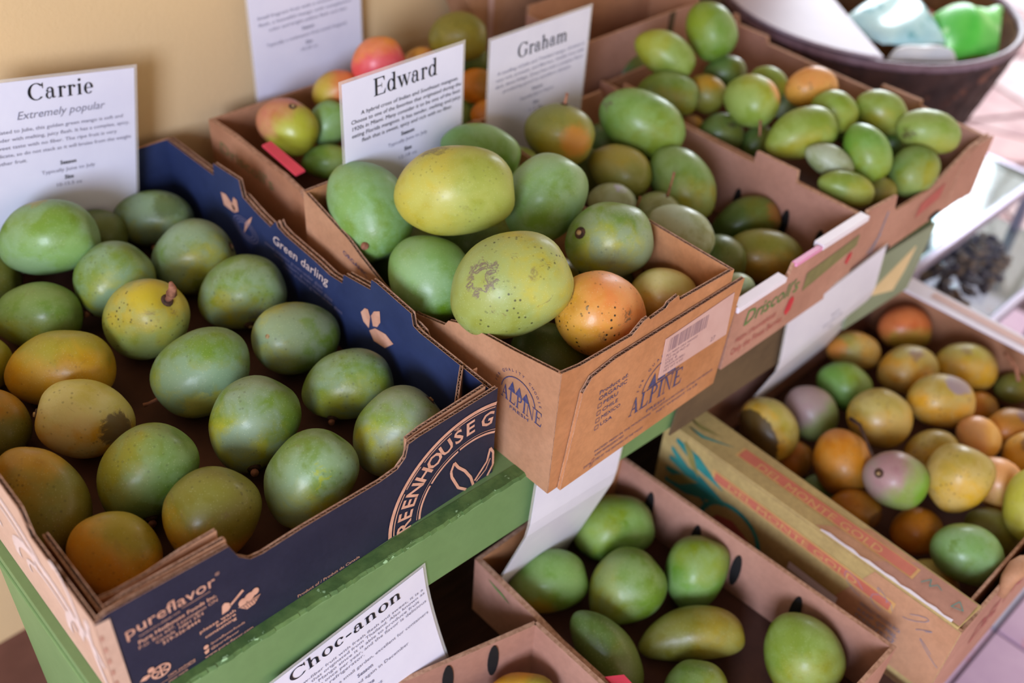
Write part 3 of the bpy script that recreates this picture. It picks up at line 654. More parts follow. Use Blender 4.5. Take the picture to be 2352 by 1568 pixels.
panel(bx, 'back_panel', (X0, Y1), (X1, Y1), [(0, .828), (.20, .828), (.21, .85), (.26, .85), (.27, .83), (.30, .83)], .7215, (0, 1), 'kraft_in', 'kraft_in')
for a, b2, z, mm, nm_ in ((.945, 1.050, .8205, 'white_flap', 'rim_flap'), (1.128, 1.243, .8365, 'white_flap', 'rim_flap'), (1.066, 1.127, .8375, 'pink_flap', 'pink_edge')):
    mb = MB(); hh = .0045 if mm == 'white_flap' else .0015; yy = .012 if mm == 'white_flap' else .005
    mb.box((a, Y0 - .0035, z - .004), (b2, Y0 + yy, z + hh)); mb.build(nm_, [M[mm]], bx, bevel=.001)['label'] = 'white folded rim flap' if mm == 'white_flap' else 'pink printed edge'
def tx(par, s, x, y, z, h, mat, width=None, bold=0.0, sh_=0.0, al='LEFT'): return flat_text('lettering', s, (x, y, z), FX, FZ, h, M[mat], par, width, al, bold, sh_, lift=.0008)
tx(dfp, "Driscoll's", .972, Y0, .781, .034, 'ink_green', .122, .01, .15)
polys('olive_panel', [[(1.108, .772), (1.236, .792), (1.236, .812), (1.108, .803)]], (0, Y0, 0), FX, FZ, M['ink_olive'], dfp)
polys('strawberry_print', [[(1.073, .753), (1.080, .744), (1.089, .750), (1.092, .766), (1.086, .775), (1.078, .772)], [(1.215, .772), (1.222, .765), (1.230, .776), (1.228, .786), (1.219, .784)]], (0, Y0, 0), FX, FZ, M['ink_red'], dfp)
tx(dfp, 'Only the Finest Berries', .957, Y0, .738, .017, 'ink_rose', .115); tx(dfp, 'FRESH STRAWBERRIES', .962, Y0, .757, .012, 'ink_rose', .09)
for y, z in ((.727, .762), (.639, .768), (.578, .764)): slot(drp, (X1 - .006, y, z), (0, 1, 0), n=Vector((-1, 0, 0)))

# fourth tray
bx = empty('produce_tray', (1.43, 0.78, 0.7205), 'kraft tray of small green mangoes at the right end of the shelf', 'box', 'cardboard mango trays')
X0, X1, Y0, Y1 = 1.25, 1.61, .525, 1.04
floor_panel(bx, X0 + .006, X1 - .006, Y0 + .006, Y1 - .006, .7215)
ufp = panel(bx, 'front_panel', (X0, Y0), (X1, Y0), [(0, .842), (.082, .836), (.088, .810), (.098, .804), (.20, .802), (.30, .838), (.36, .842)], .7265, (0, -1), 'kraft_pink', 'kraft_pink', bottom=[(.0, .7265), (.36, .7265)])
panel(bx, 'left_panel', (X0, Y0), (X0, Y1), [(0, .832), (.515, .836)], .7215, (-1, 0), 'kraft_pink', 'kraft_pink')
panel(bx, 'right_panel', (X1, Y0), (X1, Y1), [(0, .838), (.12, .842), (.122, .852), (.195, .851), (.197, .834), (.43, .838), (.433, .85), (.50, .85), (.505, .865), (.515, .865)], .7215, (1, 0), 'kraft_pink', 'kraft_pink', .008)
panel(bx, 'back_panel', (X0, Y1), (X1, Y1), [(0, .83), (.36, .836)], .7215, (0, 1), 'kraft_pink', 'kraft_in')
panel(bx, 'corner_fold', (1.535, Y0 - .002), (1.61, Y0 - .008), [(0, .815), (.03, .84), (.075, .842)], .735, (0, -1), 'kraft_pink', 'kraft_pink', .004)
polys('red_print', [[(1.425, .758), (1.495, .768), (1.50, .795), (1.43, .783)]], (0, Y0, 0), FX, FZ, M['ink_rose'], ufp)
polys('mark_print', stroke([(1.300, .745), (1.312, .765), (1.318, .815)], .004) + stroke([(1.29, .752), (1.318, .775)], .003), (0, Y0, 0), FX, FZ, M['ink_grey'], ufp)
for x in (1.345, 1.50):
    s = MB(); s.prism([Vector((x + .018 * math.cos(R(a)), Y0 - .0012, .734 + .006 * math.sin(R(a)))) for a in range(0, 360, 30)], Vector((0, -.0006, 0)), (0, 0, 0)); s.build('vent_slot', [M['slot']], ufp)

# tray behind the kraft box
bx = empty('produce_tray', (0.86, 1.14, 0.7205), 'brown kraft tray of red and green mangoes against the wall', 'box', 'cardboard mango trays')
X0, X1, Y0, Y1 = .648, 1.085, 1.025, 1.262
floor_panel(bx, X0 + .006, X1 - .006, Y0 + .006, Y1 - .006, .7215)
blp = panel(bx, 'left_panel', (X0, Y0), (X0, Y1), [(0, .848), (.01, .856), (.05, .862), (.11, .864), (.17, .868), (.237, .866)], .7215, (-1, 0), 'kraft_in', 'kraft_warm', .008)
panel(bx, 'front_panel', (X0, Y0), (X1, Y0), [(0, .85), (.04, .846), (.08, .862), (.437, .862)], .7215, (0, -1), 'kraft_warm', 'kraft_in')
panel(bx, 'right_panel', (X1, Y0), (X1, Y1), [(0, .86), (.237, .862)], .7215, (1, 0), 'kraft_in', 'kraft_in')
panel(bx, 'back_panel', (X0, Y1), (X1, Y1), [(0, .866), (.437, .866)], .7215, (0, 1), 'kraft_in', 'kraft_in')
mb = MB(); mb.prism([Vector((.657, 1.055, .8665)), Vector((.672, 1.055, .868)), Vector((.675, 1.14, .873)), Vector((.660, 1.14, .872))], Vector((0, 0, .003)), (0, 0, 0)); mb.build('red_tab', [M['red_flap']], blp)['label'] = 'bright red folded tab'
flat_text('lettering', "Driscoll's", (X0, 1.235, .825), Vector((0, -1, 0)), FZ, .026, M['ink_olive'], blp, .135, lift=.0008)

# lower left tray and the green-mango tray beside it
bx = empty('produce_tray', (0.45, 0.32, 0.4105), 'pinkish kraft tray half out of frame at the bottom', 'box', 'cardboard mango trays')
mb = MB(); mb.prism([Vector((.32, .14, .412)), Vector((.602, .14, .412)), Vector((.596, .485, .412)), Vector((.335, .55, .412))], Vector((0, 0, .005)), (0, 0, 0)); mb.build('bottom_panel', [M['tray_floor']], bx)
lbk = panel(bx, 'back_panel', (.330, .566), (.596, .495), [(0, .52), (.274, .52)], .412, (.25, 1), 'kraft_pink', 'kraft_pink', .006)
panel(bx, 'right_panel', (.599, .13), (.597, .493), [(0, .52), (.363, .52)], .412, (1, 0), 'kraft_pink', 'kraft_pink', .006)
panel(bx, 'left_panel', (.312, .13), (.330, .566), [(0, .52), (.436, .52)], .412, (-1, 0), 'kraft_pink', 'kraft_pink', .006)
panel(bx, 'front_panel', (.312, .13), (.599, .13), [(0, .52), (.287, .52)], .412, (0, -1), 'kraft_pink', 'kraft_pink', .006)
bn = Vector((-.25, -1, 0)).normalized()
for x in (.535, .475): slot(lbk, (x, .566 - (x - .33) * .267 - .0062, .484), (1, -.267, 0), n=bn, h=.032, wd=.0075)

bx = empty('produce_tray', (0.755, 0.39, 0.4105), 'pinkish kraft tray with dark vent slots full of green mangoes', 'box', 'cardboard mango trays')
mb = MB(); mb.prism([Vector((.612, .18, .412)), Vector((.90, .18, .412)), Vector((.885, .608, .412)), Vector((.609, .608, .412))], Vector((0, 0, .005)), (0, 0, 0)); mb.build('bottom_panel', [M['tray_floor']], bx)
glp = panel(bx, 'left_panel', (.605, .17), (.602, .615), [(0, .505), (.29, .505), (.31, .508), (.34, .512), (.445, .52)], .412, (-1, 0), 'kraft_pink', 'kraft_pink', .008)
grp = panel(bx, 'right_panel', (.909, .17), (.889, .615), [(0, .52), (.445, .522)], .412, (1, 0), 'kraft_pink', 'kraft_pink', .006)
panel(bx, 'back_panel', (.602, .615), (.889, .615), [(0, .52), (.287, .522)], .412, (0, 1), 'kraft_in', 'kraft_warm', .006)
panel(bx, 'front_panel', (.605, .17), (.909, .17), [(0, .50), (.20, .50), (.22, .52), (.304, .52)], .412, (0, -1), 'kraft_pink', 'kraft_pink', .006)
for y, z in ((.548, .468), (.465, .468), (.395, .466), (.30, .468)): slot(grp, (.909 - (y - .17) * .045 - .0062, y, z), (-.045, 1, 0), n=Vector((-1, -.045, 0)).normalized(), h=.032, wd=.0075)
polys('leaf_print', [[(-.588, .506), (-.575, .500), (-.545, .494), (-.56, .502)]], (.6025, 0, 0), Vector((0, 1, 0)) * -1, FZ, M['ink_green'], glp, lift=.001)
mb = MB(); mb.prism([Vector((.606, .335, .5055)), Vector((.625, .335, .5055)), Vector((.625, .372, .512)), Vector((.606, .385, .512))], Vector((0, 0, .004)), (0, 0, 0)); mb.build('red_tab', [M['red_flap']], glp)['label'] = 'crimson printed corner tab'

# pineapple carton on the right of the lower shelf
M['tropic'] = noisy('yellow_printed_board', (184, 160, 104), (166, 142, 92), 8, 0.65, 0.05, fine=0.08)
M['teal'] = noisy('teal_ink', (40, 124, 122), (60, 140, 132), 30, 0.6)
M['olive_ink'] = noisy('olive_ink', (146, 134, 74), (128, 120, 66), 30, 0.7)
M['band'] = noisy('orange_red_band', (196, 110, 88), (184, 100, 80), 30, 0.6)
M['yel_ink'] = noisy('yellow_ink', (206, 160, 100), (196, 150, 92), 30, 0.6)
bx = empty('produce_carton', (1.27, 0.36, 0.4105), 'yellow printed pineapple carton full of ripe orange mangoes', 'box', 'cardboard mango trays')
X0, X1, Y0, Y1 = .965, 1.583, .122, .60
floor_panel(bx, X0 + .006, X1 - .006, Y0 + .006, Y1 - .006, .4115)
ylp = panel(bx, 'left_panel', (X0, Y0), (X0, Y1), [(0, .549), (.478, .551)], .335, (-1, 0), 'tropic', 'kraft_in')
panel(bx, 'right_panel', (X1, Y0), (X1, Y1), [(0, .55), (.478, .55)], .335, (1, 0), 'kraft_in', 'kraft_in')
panel(bx, 'back_panel', (X0 + .06, Y1), (X1, Y1), [(0, .55), (.10, .55), (.125, .585), (.15, .575), (.20, .552), (.558, .55)], .335, (0, 1), 'kraft_in', 'kraft_pink')
yfp = panel(bx, 'front_panel', (X0, Y0), (X1, Y0), [(0, .546), (.10, .543), (.618, .545)], .335, (0, -1), 'kraft_pink', 'kraft_in')
panel(bx, 'inner_front_flap', (X0 + .03, Y0 + .016), (X1 - .1, Y0 + .016), [(0, .535), (.488, .54)], .43, (0, -1), 'kraft', 'kraft', .004)
def slab(name, q, t, mat, par, lab=None, bev=.001):
    mb = MB(); mb.prism([Vector(p) for p in q], Vector((0, 0, t)), (0, 0, 0)); o = mb.build(name, [M[mat]], par, bevel=bev)
    if lab: o['label'] = lab
    return o
tf = slab('left_rim_flap', [(X0, .128, .549), (1.018, .124, .549), (1.028, .588, .551), (X0, .592, .551)], .004, 'tropic', bx, 'wide printed rim flap')
slab('right_rim_flap', [(1.548, .125, .550), (1.585, .125, .550), (1.585, .590, .550), (1.540, .590, .550)], .004, 'white_flap', bx, 'white rim flap with faint pink print')
mb = MB(); mb.tube([(1.075, .118, .530), (1.083, .121, .556), (1.095, .120, .566), (1.112, .118, .566), (1.118, .118, .552)], [.006, .010, .013, .011, .006], 8); mb.build('curled_tab', [M['kraft']], bx, smooth=True)
TY = Vector((0, -1, 0)); TXR = Vector((1, 0, 0))
ZT = .5555
def top(name, pl, mat, par=tf, l=.0006): return polys(name, [[(-y, x) for y, x in p] for p in pl], (0, 0, ZT - .0015), TY, Vector((1, 0, 0)), M[mat], par, lift=l)
def sid(name, pl, mat, par=ylp, l=.0008): return polys(name, [[(-y, z) for y, z in p] for p in pl], (X0, 0, 0), TY, FZ, M[mat], par, lift=l)
top('kraft_area', [[(.128, .967), (.128, 1.014), (.215, 1.016), (.260, .967)]], 'kraft_pink', l=.0003)
top('kraft_area', [[(.260, .967), (.215, 1.016), (.285, 1.018), (.34, .967)]], 'kraft', l=.0003)
top('title_band', [[(.490, .988), (.490, 1.010), (.205, 1.008), (.205, .986)]], 'yel_ink', l=.0007)
top('title_band', [[(.486, .990), (.486, 1.008), (.209, 1.006), (.209, .988)]], 'band', l=.0011)
sid('kraft_area', [[(.123, .4125), (.300, .4125), (.245, .549), (.123, .548)]], 'kraft', l=.0004)
sid('title_band', [[(.505, .529), (.505, .508), (.205, .500), (.205, .522)]], 'yel_ink')
sid('title_band', [[(.500, .526), (.500, .511), (.210, .503), (.210, .519)]], 'band', l=.0012)
m_ = flat_text('lettering', 'DEL MONTE GOLD', (.989, .455, ZT - .001), (0, -1, 0), (1, 0, 0), .019, M['yel_ink'], tf, .20, 'LEFT', .0, lift=.0008)
flat_text('lettering', 'DEL MONTE GOLD', (X0, .475, .5125), Vector((0, -1, -.03)), FZ, .016, M['yel_ink'], ylp, .215, 'LEFT', .0, lift=.0016)
for k, (y, z, a, l_, cc_) in enumerate(((.575, .535, -20, .10, 'teal'), (.580, .515, -38, .11, 'teal'), (.580, .495, -8, .12, 'teal'), (.582, .470, 2, .11, 'teal'), (.580, .448, 14, .09, 'teal'), (.560, .540, -52, .06, 'olive_ink'), (.575, .455, 30, .06, 'olive_ink'))):
    ca_, sa_ = math.cos(R(a)), math.sin(R(a))
    sid('palm_leaf', [[(y, z - .004), (y, z + .004), (y - l_ * .45 * ca_, z + l_ * .45 * sa_ + .013), (y - l_ * ca_, z + l_ * sa_), (y - l_ * .45 * ca_, z + l_ * .45 * sa_ - .011)]], cc_, l=.0009 + k * .0001)
for k, (y, x, a, l_) in enumerate(((.588, .972, 8, .10), (.588, .985, -4, .09), (.586, 1.0, 10, .06))):
    top('palm_leaf', [[(y, x - .003), (y, x + .003), (y - l_ * .5, x + .012 * math.cos(a)), (y - l_, x + .006 + .01 * math.sin(a)), (y - l_ * .5, x - .002)]], 'olive_ink' if k != 1 else 'teal', l=.0008 + k * .0001)
ay, az = .455, .432
arc = [( -(ay) + .052 * math.cos(R(a)), az + .052 * math.sin(R(a))) for a in range(-20, 201, 13)]
polys('green_arc', stroke(arc, .008), (X0, 0, 0), TY, FZ, M['teal'], ylp)
polys('fruit_print', [[(-.495, .425), (-.480, .452), (-.455, .460), (-.435, .452), (-.415, .440), (-.410, .425)]], (X0, 0, 0), TY, FZ, M['ink_rose'], ylp, lift=.0012)
polys('torn_strip', [[(-y, .9655 + .0035 * abs(math.sin(i * 1.9))), (-(y - .012), .9655 + .0035 * abs(math.sin((i + 1) * 1.9))), (-(y - .012), .9630), (-y, .9630)] for i, y in enumerate([.33 - .012 * k for k in range(16)])], (0, 0, .5555), TY, Vector((1, 0, 0)), M['white_flap'], tf, lift=.0004)
rs = random.Random(5)
sc = []
for k in range(9):
    y0_, z0_ = rs.uniform(.14, .27), rs.uniform(.44, .53); r0 = rs.uniform(.008, .018)
    sc += stroke([(-y0_ + r0 * math.cos(R(a + k * 40)), z0_ + r0 * .8 * math.sin(R(a))) for a in range(0, 300, 40)], .0008)
polys('scroll_print', sc, (X0, 0, 0), TY, FZ, M['ink_grey'], ylp, lift=.0012)
polys('scribble', stroke([(-.195, .990), (-.188, 1.004), (-.184, .992), (-.178, 1.002), (-.170, .998)], .0012) + stroke([(-.150, .985), (-.146, 1.0), (-.136, .99), (-.150, .985)], .0012), (0, 0, ZT), TY, Vector((1, 0, 0)), M['teal'], tf, lift=.0004)
for i, s in enumerate(('PRODUCT OF COSTA RICA', 'KEEP COOL', 'FRESH FRUIT', 'HANDLE WITH CARE')): flat_text('lettering', s, (X0, .245, .478 - i * .012), TY, FZ, .010, M['ink_grey'], ylp, .06, lift=.0012)
polys('white_label', [[(-.355, .450), (-.275, .446), (-.275, .462), (-.355, .464)]], (X0, 0, 0), TY, FZ, M['white_flap'], ylp, lift=.0013)
tx(yfp, 'DEL MONTE GOLD', 1.06, Y0, .43, .07, 'ink_rose', .42)
polys('pink_stripe', [[(-.50, 1.556), (-.16, 1.558), (-.16, 1.575), (-.50, 1.575)]], (0, 0, .5545), TY, Vector((1, 0, 0)), M['label'], tf, lift=.0004)

# ------------------------------------------------------------------ information signs
def sign(org, TL, xd, dd, wd, ht, label, title=None, texts=(), curl=None, paper='paper', loc=None):
    TL = Vector(TL); xd = Vector(xd).normalized(); dd = Vector(dd); dd = (dd - xd * dd.dot(xd)).normalized(); n = xd.cross(-dd).normalized()
    root = empty('info_sign', loc or (TL + xd * wd / 2 + dd * ht), label, 'sign', 'laminated mango variety signs')
    def P(a, b2, q=0): 
        p = TL + xd * a + dd * b2 + n * q
        return curl(p, a, b2) if curl else p
    def sheet(name, a0, b0, a1, b1, q, th, mat):
        N = 12; mb = MB()
        for s in (q, q - th):
            for i in range(N + 1):
                for j in range(N + 1): mb.v.append(P(a0 + (a1 - a0) * i / N, b0 + (b1 - b0) * j / N, s))
        K = (N + 1) ** 2
        for i in range(N):
            for j in range(N):
                a = i * (N + 1) + j; q4 = (a, a + 1, a + N + 2, a + N + 1); mb.f.append(q4); mb.m.append(0); mb.f.append(tuple(k + K for k in reversed(q4))); mb.m.append(0)
        for i in range(N):
            for e in (lambda k: k * (N + 1), lambda k: k * (N + 1) + N, lambda k: k, lambda k: N * (N + 1) + k):
                mb.f.append((e(i), e(i + 1), e(i + 1) + K, e(i) + K)); mb.m.append(0)
        return mb.build(name, [M[mat]], root, smooth=False)
    pp = sheet('paper', 0, 0, wd, ht, 0, .0004, paper)
    sheet('laminate', -.004, -.004, wd + .004, ht + .004, -.0006, .0005, 'laminate')
    objs = []
    if title:
        s, cx_, by, tw, th_ = title
        objs.append(serif_text('title', s, TL + xd * cx_ + dd * by, xd, -dd, tw, M['ink_black'], pp, th_, lift=.0007, center=True))
    for s, cx_, by, em, tw, bold, mt, shr in texts:
        o = flat_text('text_line', s, TL + xd * (cx_ - (tw / 2 if tw else 0)) + dd * by, xd, -dd, em, M[mt], pp, tw, 'LEFT' if tw else 'CENTER', bold, shr, lift=.0007)
        objs.append(o)
    if curl:
        for o in objs:
            for v in o.data.vertices:
                wv = v.co + origin_of(o); r = wv - TL
                v.co = curl(wv, r.dot(xd), r.dot(dd)) - origin_of(o)
    return root
G_, K_ = 'ink_grey', 'ink_black'
sign(None, (.351, 1.250, 1.0125), (.197, 0, -.033), (-.024, 0, -.19), .199, .27, 'white laminated sign headed Carrie behind the navy tray', ('Carrie', .100, .0270, .086, .0215),
     [('Extremely popular', .100, .0500, .0150, .114, 0, G_, .25), ('Related to Julie, this golden green mango is soft and', .096, .0665, .0072, .170, 0, G_, 0), ('tender with melting, juicy flesh. It has a complex, spicy,', .100, .0770, .0072, .180, 0, G_, 0), ('sweet taste with no fiber. The ripe fruit is very', .092, .0875, .0072, .160, 0, G_, 0), ('delicate, so do not stack as it will bruise from the weight', .101, .0980, .0072, .182, 0, G_, 0), ('of other fruit.', .028, .1085, .0072, .046, 0, G_, 0),
      ('Season', .104, .1200, .0078, None, .02, K_, 0), ('Typically June to July', .104, .1300, .0072, .072, 0, G_, 0), ('Size', .104, .1415, .0078, None, .02, K_, 0), ('10-15.5 oz', .104, .1510, .0072, .034, 0, G_, 0)])
sign(None, (.7465, 1.286, 1.036), (1, 0, 0.0), (-.03, 0, -1), .197, .275, 'white laminated sign hanging on the wall, its heading out of frame', None,
     [('Small fragrant fruit with a smooth creamy', .095, .058, .0072, .165, 0, G_, 0), ('flesh, a beautiful mango with complexion', .096, .0685, .0072, .165, 0, G_, 0), ('color and bright yellow flesh and skin', .100, .079, .0072, .14, 0, G_, 0), ('Season', .098, .091, .0078, None, .02, G_, 0), ('Typically a midseason fruit (until August)', .096, .102, .0072, .145, 0, G_, 0), ('Size', .098, .1145, .0078, None, .02, G_, 0), ('10-20 oz', .098, .124, .0072, .03, 0, G_, 0)])
sign(None, (.669, .955, 1.037), (1, 0, 0), (-.075, 0, -1), .194, .28, 'white laminated sign headed Edward standing in the kraft box', ('Edward', .098, .0300, .104, .0235),
     [('A hybrid cross of Indian and Southeast mangoes.', .106, .0480, .0078, .160, 0, K_, .1), ('Choose to one of the favorites that originated during the', .101, .0575, .0078, .180, 0, K_, .1), ('1920s in Miami. Many consider it to be one of the best', .101, .0670, .0078, .178, 0, K_, .1), ('eating Florida mangoes. It has tender, melting and juicy', .101, .0765, .0078, .180, 0, K_, .1), ('flesh that is sweet, spicy and rich with no fiber.', .101, .0860, .0078, .150, 0, K_, .1),
      ('Season', .100, .0985, .0080, None, .02, K_, 0), ('Typically June to July', .100, .1085, .0072, .066, 0, G_, 0), ('Size', .100, .1225, .0080, None, .02, K_, 0), ('12-18 oz', .100, .1325, .0072, .03, 0, G_, 0)])
sign(None, (.934, .978, 1.013), (1, 0, 0), (.10, 0, -1), .200, .28, 'white laminated sign headed Graham standing in the third tray', ('Graham', .103, .0400, .102, .0215),
     [('A seedling of Julie and Trinidad mango, Graham is', .104, .0560, .0076, .178, 0, G_, .1), ('very rich, aromatic, and fiberless. Smaller tree with', .103, .0660, .0076, .180, 0, G_, .1), ('dark, dense foliage. Great fruit with a complex flavor', .103, .0760, .0076, .180, 0, G_, .1), ('producing good to excellent disease.', .098, .0860, .0076, .140, 0, G_, .1), ('Season', .098, .0990, .0080, None, .02, G_, 0), ('Typically July to August', .098, .1090, .0072, .070, 0, G_, 0), ('Size', .098, .1230, .0080, None, .02, G_, 0), ('1-2 lb', .098, .1330, .0072, .026, 0, G_, 0)], paper='paper_b')
sign(None, (.2675, .5585 - .0, .6535), (1, 0, .105), (0, 0, -1), .200, .26, 'white laminated sign headed Choc-anon taped to the green apron', ('Choc-anon', .092, .0225, .150, .0190),
     [('A low-fiber fruit with fresh flesh and sweet, it is a', .105, .0400, .0066, .180, 0, G_, 0), ('mango that originated from Thailand. Also known as', .105, .0475, .0066, .182, 0, G_, 0), ('Miracle Mango since it is able to produce fruit', .102, .0550, .0066, .17, 0, G_, 0), ('more than once per year, and the flavor is delicious', .105, .0625, .0066, .182, 0, G_, 0), ('out of the refrigerator.', .060, .0700, .0066, .09, 0, G_, 0), ('It requires only a small garden, excellent for containers', .105, .0820, .0066, .18, 0, G_, 0), ('Season', .100, .0950, .0078, None, .02, G_, 0), ('May to June and again in December', .100, .1050, .0066, .12, 0, G_, 0), ('Size', .100, .1180, .0078, None, .02, G_, 0), ('8-14 oz', .100, .1280, .0066, .03, 0, G_, 0)],
     curl=lambda p, a, b2: p + Vector((0, -(max(0, b2 - .03) ** 1.6) * .55 - .001, 0)), paper='paper_b')
# sheets whose lower ends stand inside the lower boxes and lean on the apron
sign(None, (.6285, .5445, .7050), (.1375, -.004, -.007), (.029, .0, -.134), .152, .285, 'blank white sheet leaning on the apron behind the lower green mangoes', None, [('Season', .09, .11, .007, None, 0, 'paper_b', 0)], paper='paper_b', curl=lambda p, a, b2: p + Vector((0, max(0, b2 - .085) * .28, 0)))
sign(None, (1.1030, .5245, .7180), (.2254, -.010, .0354), (.046, .0, -.18), .228, .255, 'white sheet with faint print leaning behind the ripe orange mangoes', None, [('Season', .125, .070, .008, None, 0, G_, 0), ('Typically July', .12, .082, .007, .05, 0, G_, 0), ('Size', .12, .096, .007, None, 0, G_, 0)], paper='paper_b', curl=lambda p, a, b2: p + Vector((0, max(0, b2 - .098) * .35, 0)))

# ------------------------------------------------------------------ cartons behind the fourth tray
bx = empty('upright_carton', (1.38, 1.26, 0.7205), 'tall tan carton standing against the wall behind the Graham sign', 'box')
mb = MB(); mb.prism([Vector((1.16, 1.225, .7205)), Vector((1.70, 1.225, .7205)), Vector((1.70, 1.225, 1.06)), Vector((1.115, 1.225, 1.06)), Vector((1.112, 1.225, .945)), Vector((1.135, 1.225, .90))], Vector((0, .07, 0)), (0, 0, 0))
mb.build('body', [M['kraft']], bx, bevel=.003)
mb = MB(); mb.box((1.160, 1.2235, .80), (1.172, 1.2245, 1.06)); mb.build('tape_strip', [M['label']], bx)
mb = MB(); mb.prism([Vector((1.27, 1.218, .76)), Vector((1.275, 1.195, 1.055)), Vector((1.46, 1.195, 1.055)), Vector((1.45, 1.218, .76))], Vector((0, .005, 0)), (0, 0, 0)); mb.build('open_flap', [M['kraft_dull']], bx)
bx = empty('low_carton', (1.36, 1.10, 0.7205), 'pinkish kraft carton open behind the small green mangoes', 'box')
X0, X1, Y0, Y1 = 1.195, 1.52, 1.06, 1.17
floor_panel(bx, X0 + .006, X1 - .006, Y0 + .006, Y1 - .006, .7215)
for nm_, a, b2, n_ in (('front_panel', (X0, Y0), (X1, Y0), (0, -1)), ('left_panel', (X0, Y0), (X0, Y1), (-1, 0)), ('right_panel', (X1, Y0), (X1, Y1), (1, 0)), ('back_panel', (X0, Y1), (X1, Y1), (0, 1))):
    L_ = (Vector(b2) - Vector(a)).length; zz = {'front_panel': .90, 'back_panel': .935}.get(nm_, .92)
    panel(bx, nm_, a, b2, [(0, zz), (L_, zz)], .7215, n_, 'kraft_pink', 'kraft_in', .005)
mb = MB(); mb.box((1.44, 1.0585, .74), (1.455, 1.0595, .90)); mb.build('tape_strip', [M['kraft_dull']], bx)

# ------------------------------------------------------------------ glass table at the right
tb = empty('glass_table', (2.2, 0.95, 0), 'metal framed glass table at the right of the stand', 'table')
mb = MB(); mb.box((1.66, .60, .492), (2.215, 1.245, .5)); mb.build('glass_top', [M['glass']], tb, bevel=.002)
mb = MB(); mb.box((1.66, .585, .478), (2.23, .600, .5)); mb.box((1.645, .585, .478), (1.66, 1.26, .5)); mb.box((2.215, .600, .478), (2.23, 1.245, .5)); mb.box((1.66, 1.245, .478), (2.23, 1.26, .5)); mb.build('frame', [M['metal']], tb, bevel=.002)
mb = MB(); mb.box((1.70, .475, .362), (2.23, 1.22, .370)); mb.build('lower_glass', [M['glass']], tb, bevel=.002)
for y_ in (.458, 1.22):
    mb = MB(); mb.box((1.70, y_, .352), (2.23, y_ + .015, .372)); mb.build('lower_rail', [M['metal']], tb, bevel=.002)
for x, y in ((1.70, .459), (2.21, .459), (1.70, 1.22), (2.21, 1.22)):
    mb = MB(); mb.box((x, y, -.001), (x + .02, y + .02, .352)); mb.box((x, y + (.126 if y < 1 else 0), .30), (x + .02, y + .02 + (.126 if y < 1 else 0), .478)); mb.build('leg', [M['metal']], tb)
# heap of grey shells on the lower glass
M['shell'] = noisy('grey_shell', (104, 106, 126), (64, 64, 82), 60, 0.6, 0.3)
M['shell_b'] = noisy('tan_shell', (146, 132, 122), (100, 90, 88), 60, 0.6, 0.3)
hp = empty('shell_garland', (1.93, .60, .371), 'coiled heap of dark grey shells on the lower glass', 'garland')
base = bpy.data.meshes.new('shell'); bm = bmesh.new(); bmesh.ops.create_icosphere(bm, subdivisions=2, radius=1)
for v in bm.verts: v.co = Vector((v.co.x, v.co.y * .8, v.co.z * .45)) * (1 + .12 * math.sin(5 * v.co.x + 3 * v.co.y))
bm.to_mesh(base); bm.free(); base2 = base.copy(); base.materials.append(M['shell']); base2.materials.append(M['shell_b'])
for p in base.polygons: p.use_smooth = True
for p in base2.polygons: p.use_smooth = True
rs = random.Random(3)
for k in range(280):
    a = rs.uniform(0, 6.283); q = math.sqrt(rs.random()); hh = .05 * (1 - q) + .006
    o = bpy.data.objects.new('shell', base2 if rs.random() < .35 else base); C.objects.link(o); o.parent = hp
    s = rs.uniform(.009, .015); o.scale = (s, s, s)
    o.location = (.19 * q * math.cos(a), .085 * q * math.sin(a), .006 + hh * rs.random()); o.rotation_euler = (rs.uniform(-.9, .9), rs.uniform(-.9, .9), rs.uniform(0, 6))

# ------------------------------------------------------------------ wicker basket on the table
M['wicker'] = noisy('dark_wicker', (70, 50, 50), (44, 32, 36), 26, 0.6, 0.4, spots=(14, .64, (112, 72, 60)))
M['wicker_rim'] = noisy('wicker_rim', (128, 108, 126), (104, 84, 100), 30, 0.45, 0.3)
M['wicker_in'] = noisy('wicker_inside', (132, 98, 66), (108, 78, 52), 26, 0.7, 0.4)
BX, BY, BR, BZ0, BZ1 = 2.02, .985, .305, .503, .80
bk = empty('wicker_basket', (BX, BY, BZ0), 'large round dark wicker basket on the glass table', 'basket')
mb = MB(); NA, NZ = 72, 16
for sgn, off in ((1, 0), (-1, -.012)):
    for j in range(NZ + 1):
        f = j / NZ; r = (BR * (.70 + .30 * f ** .8)) + off
        for i in range(NA):
            a = 2 * math.pi * i / NA; w_ = .004 * (1 if (i // 2 + j) % 2 else -1) * (1 if sgn > 0 else .6)
            mb.v.append(Vector((BX + (r + w_) * math.cos(a), BY + (r + w_) * math.sin(a), BZ0 + (BZ1 - BZ0) * f + (.0 if sgn > 0 else .01 * (1 - f)))))
K = NA * (NZ + 1)
for q in (0, 1):
    for j in range(NZ):
        for i in range(NA):
            i2 = (i + 1) % NA; f = (q * K + j * NA + i, q * K + j * NA + i2, q * K + (j + 1) * NA + i2, q * K + (j + 1) * NA + i)
            mb.f.append(f if q == 0 else tuple(reversed(f))); mb.m.append(q)
    mb.f.append(tuple(q * K + i for i in (reversed(range(NA)) if q == 0 else range(NA)))); mb.m.append(q)
mb.build('woven_body', [M['wicker'], M['wicker_in']], bk, smooth=True, fixn=False)
mb = MB(); mb.tube([(BX + (BR - .004) * math.cos(R(a)), BY + (BR - .004) * math.sin(R(a)), BZ1 + .003) for a in range(0, 361, 6)], .009, 10, cap=False); mb.build('rim', [M['wicker_rim']], bk, smooth=True)

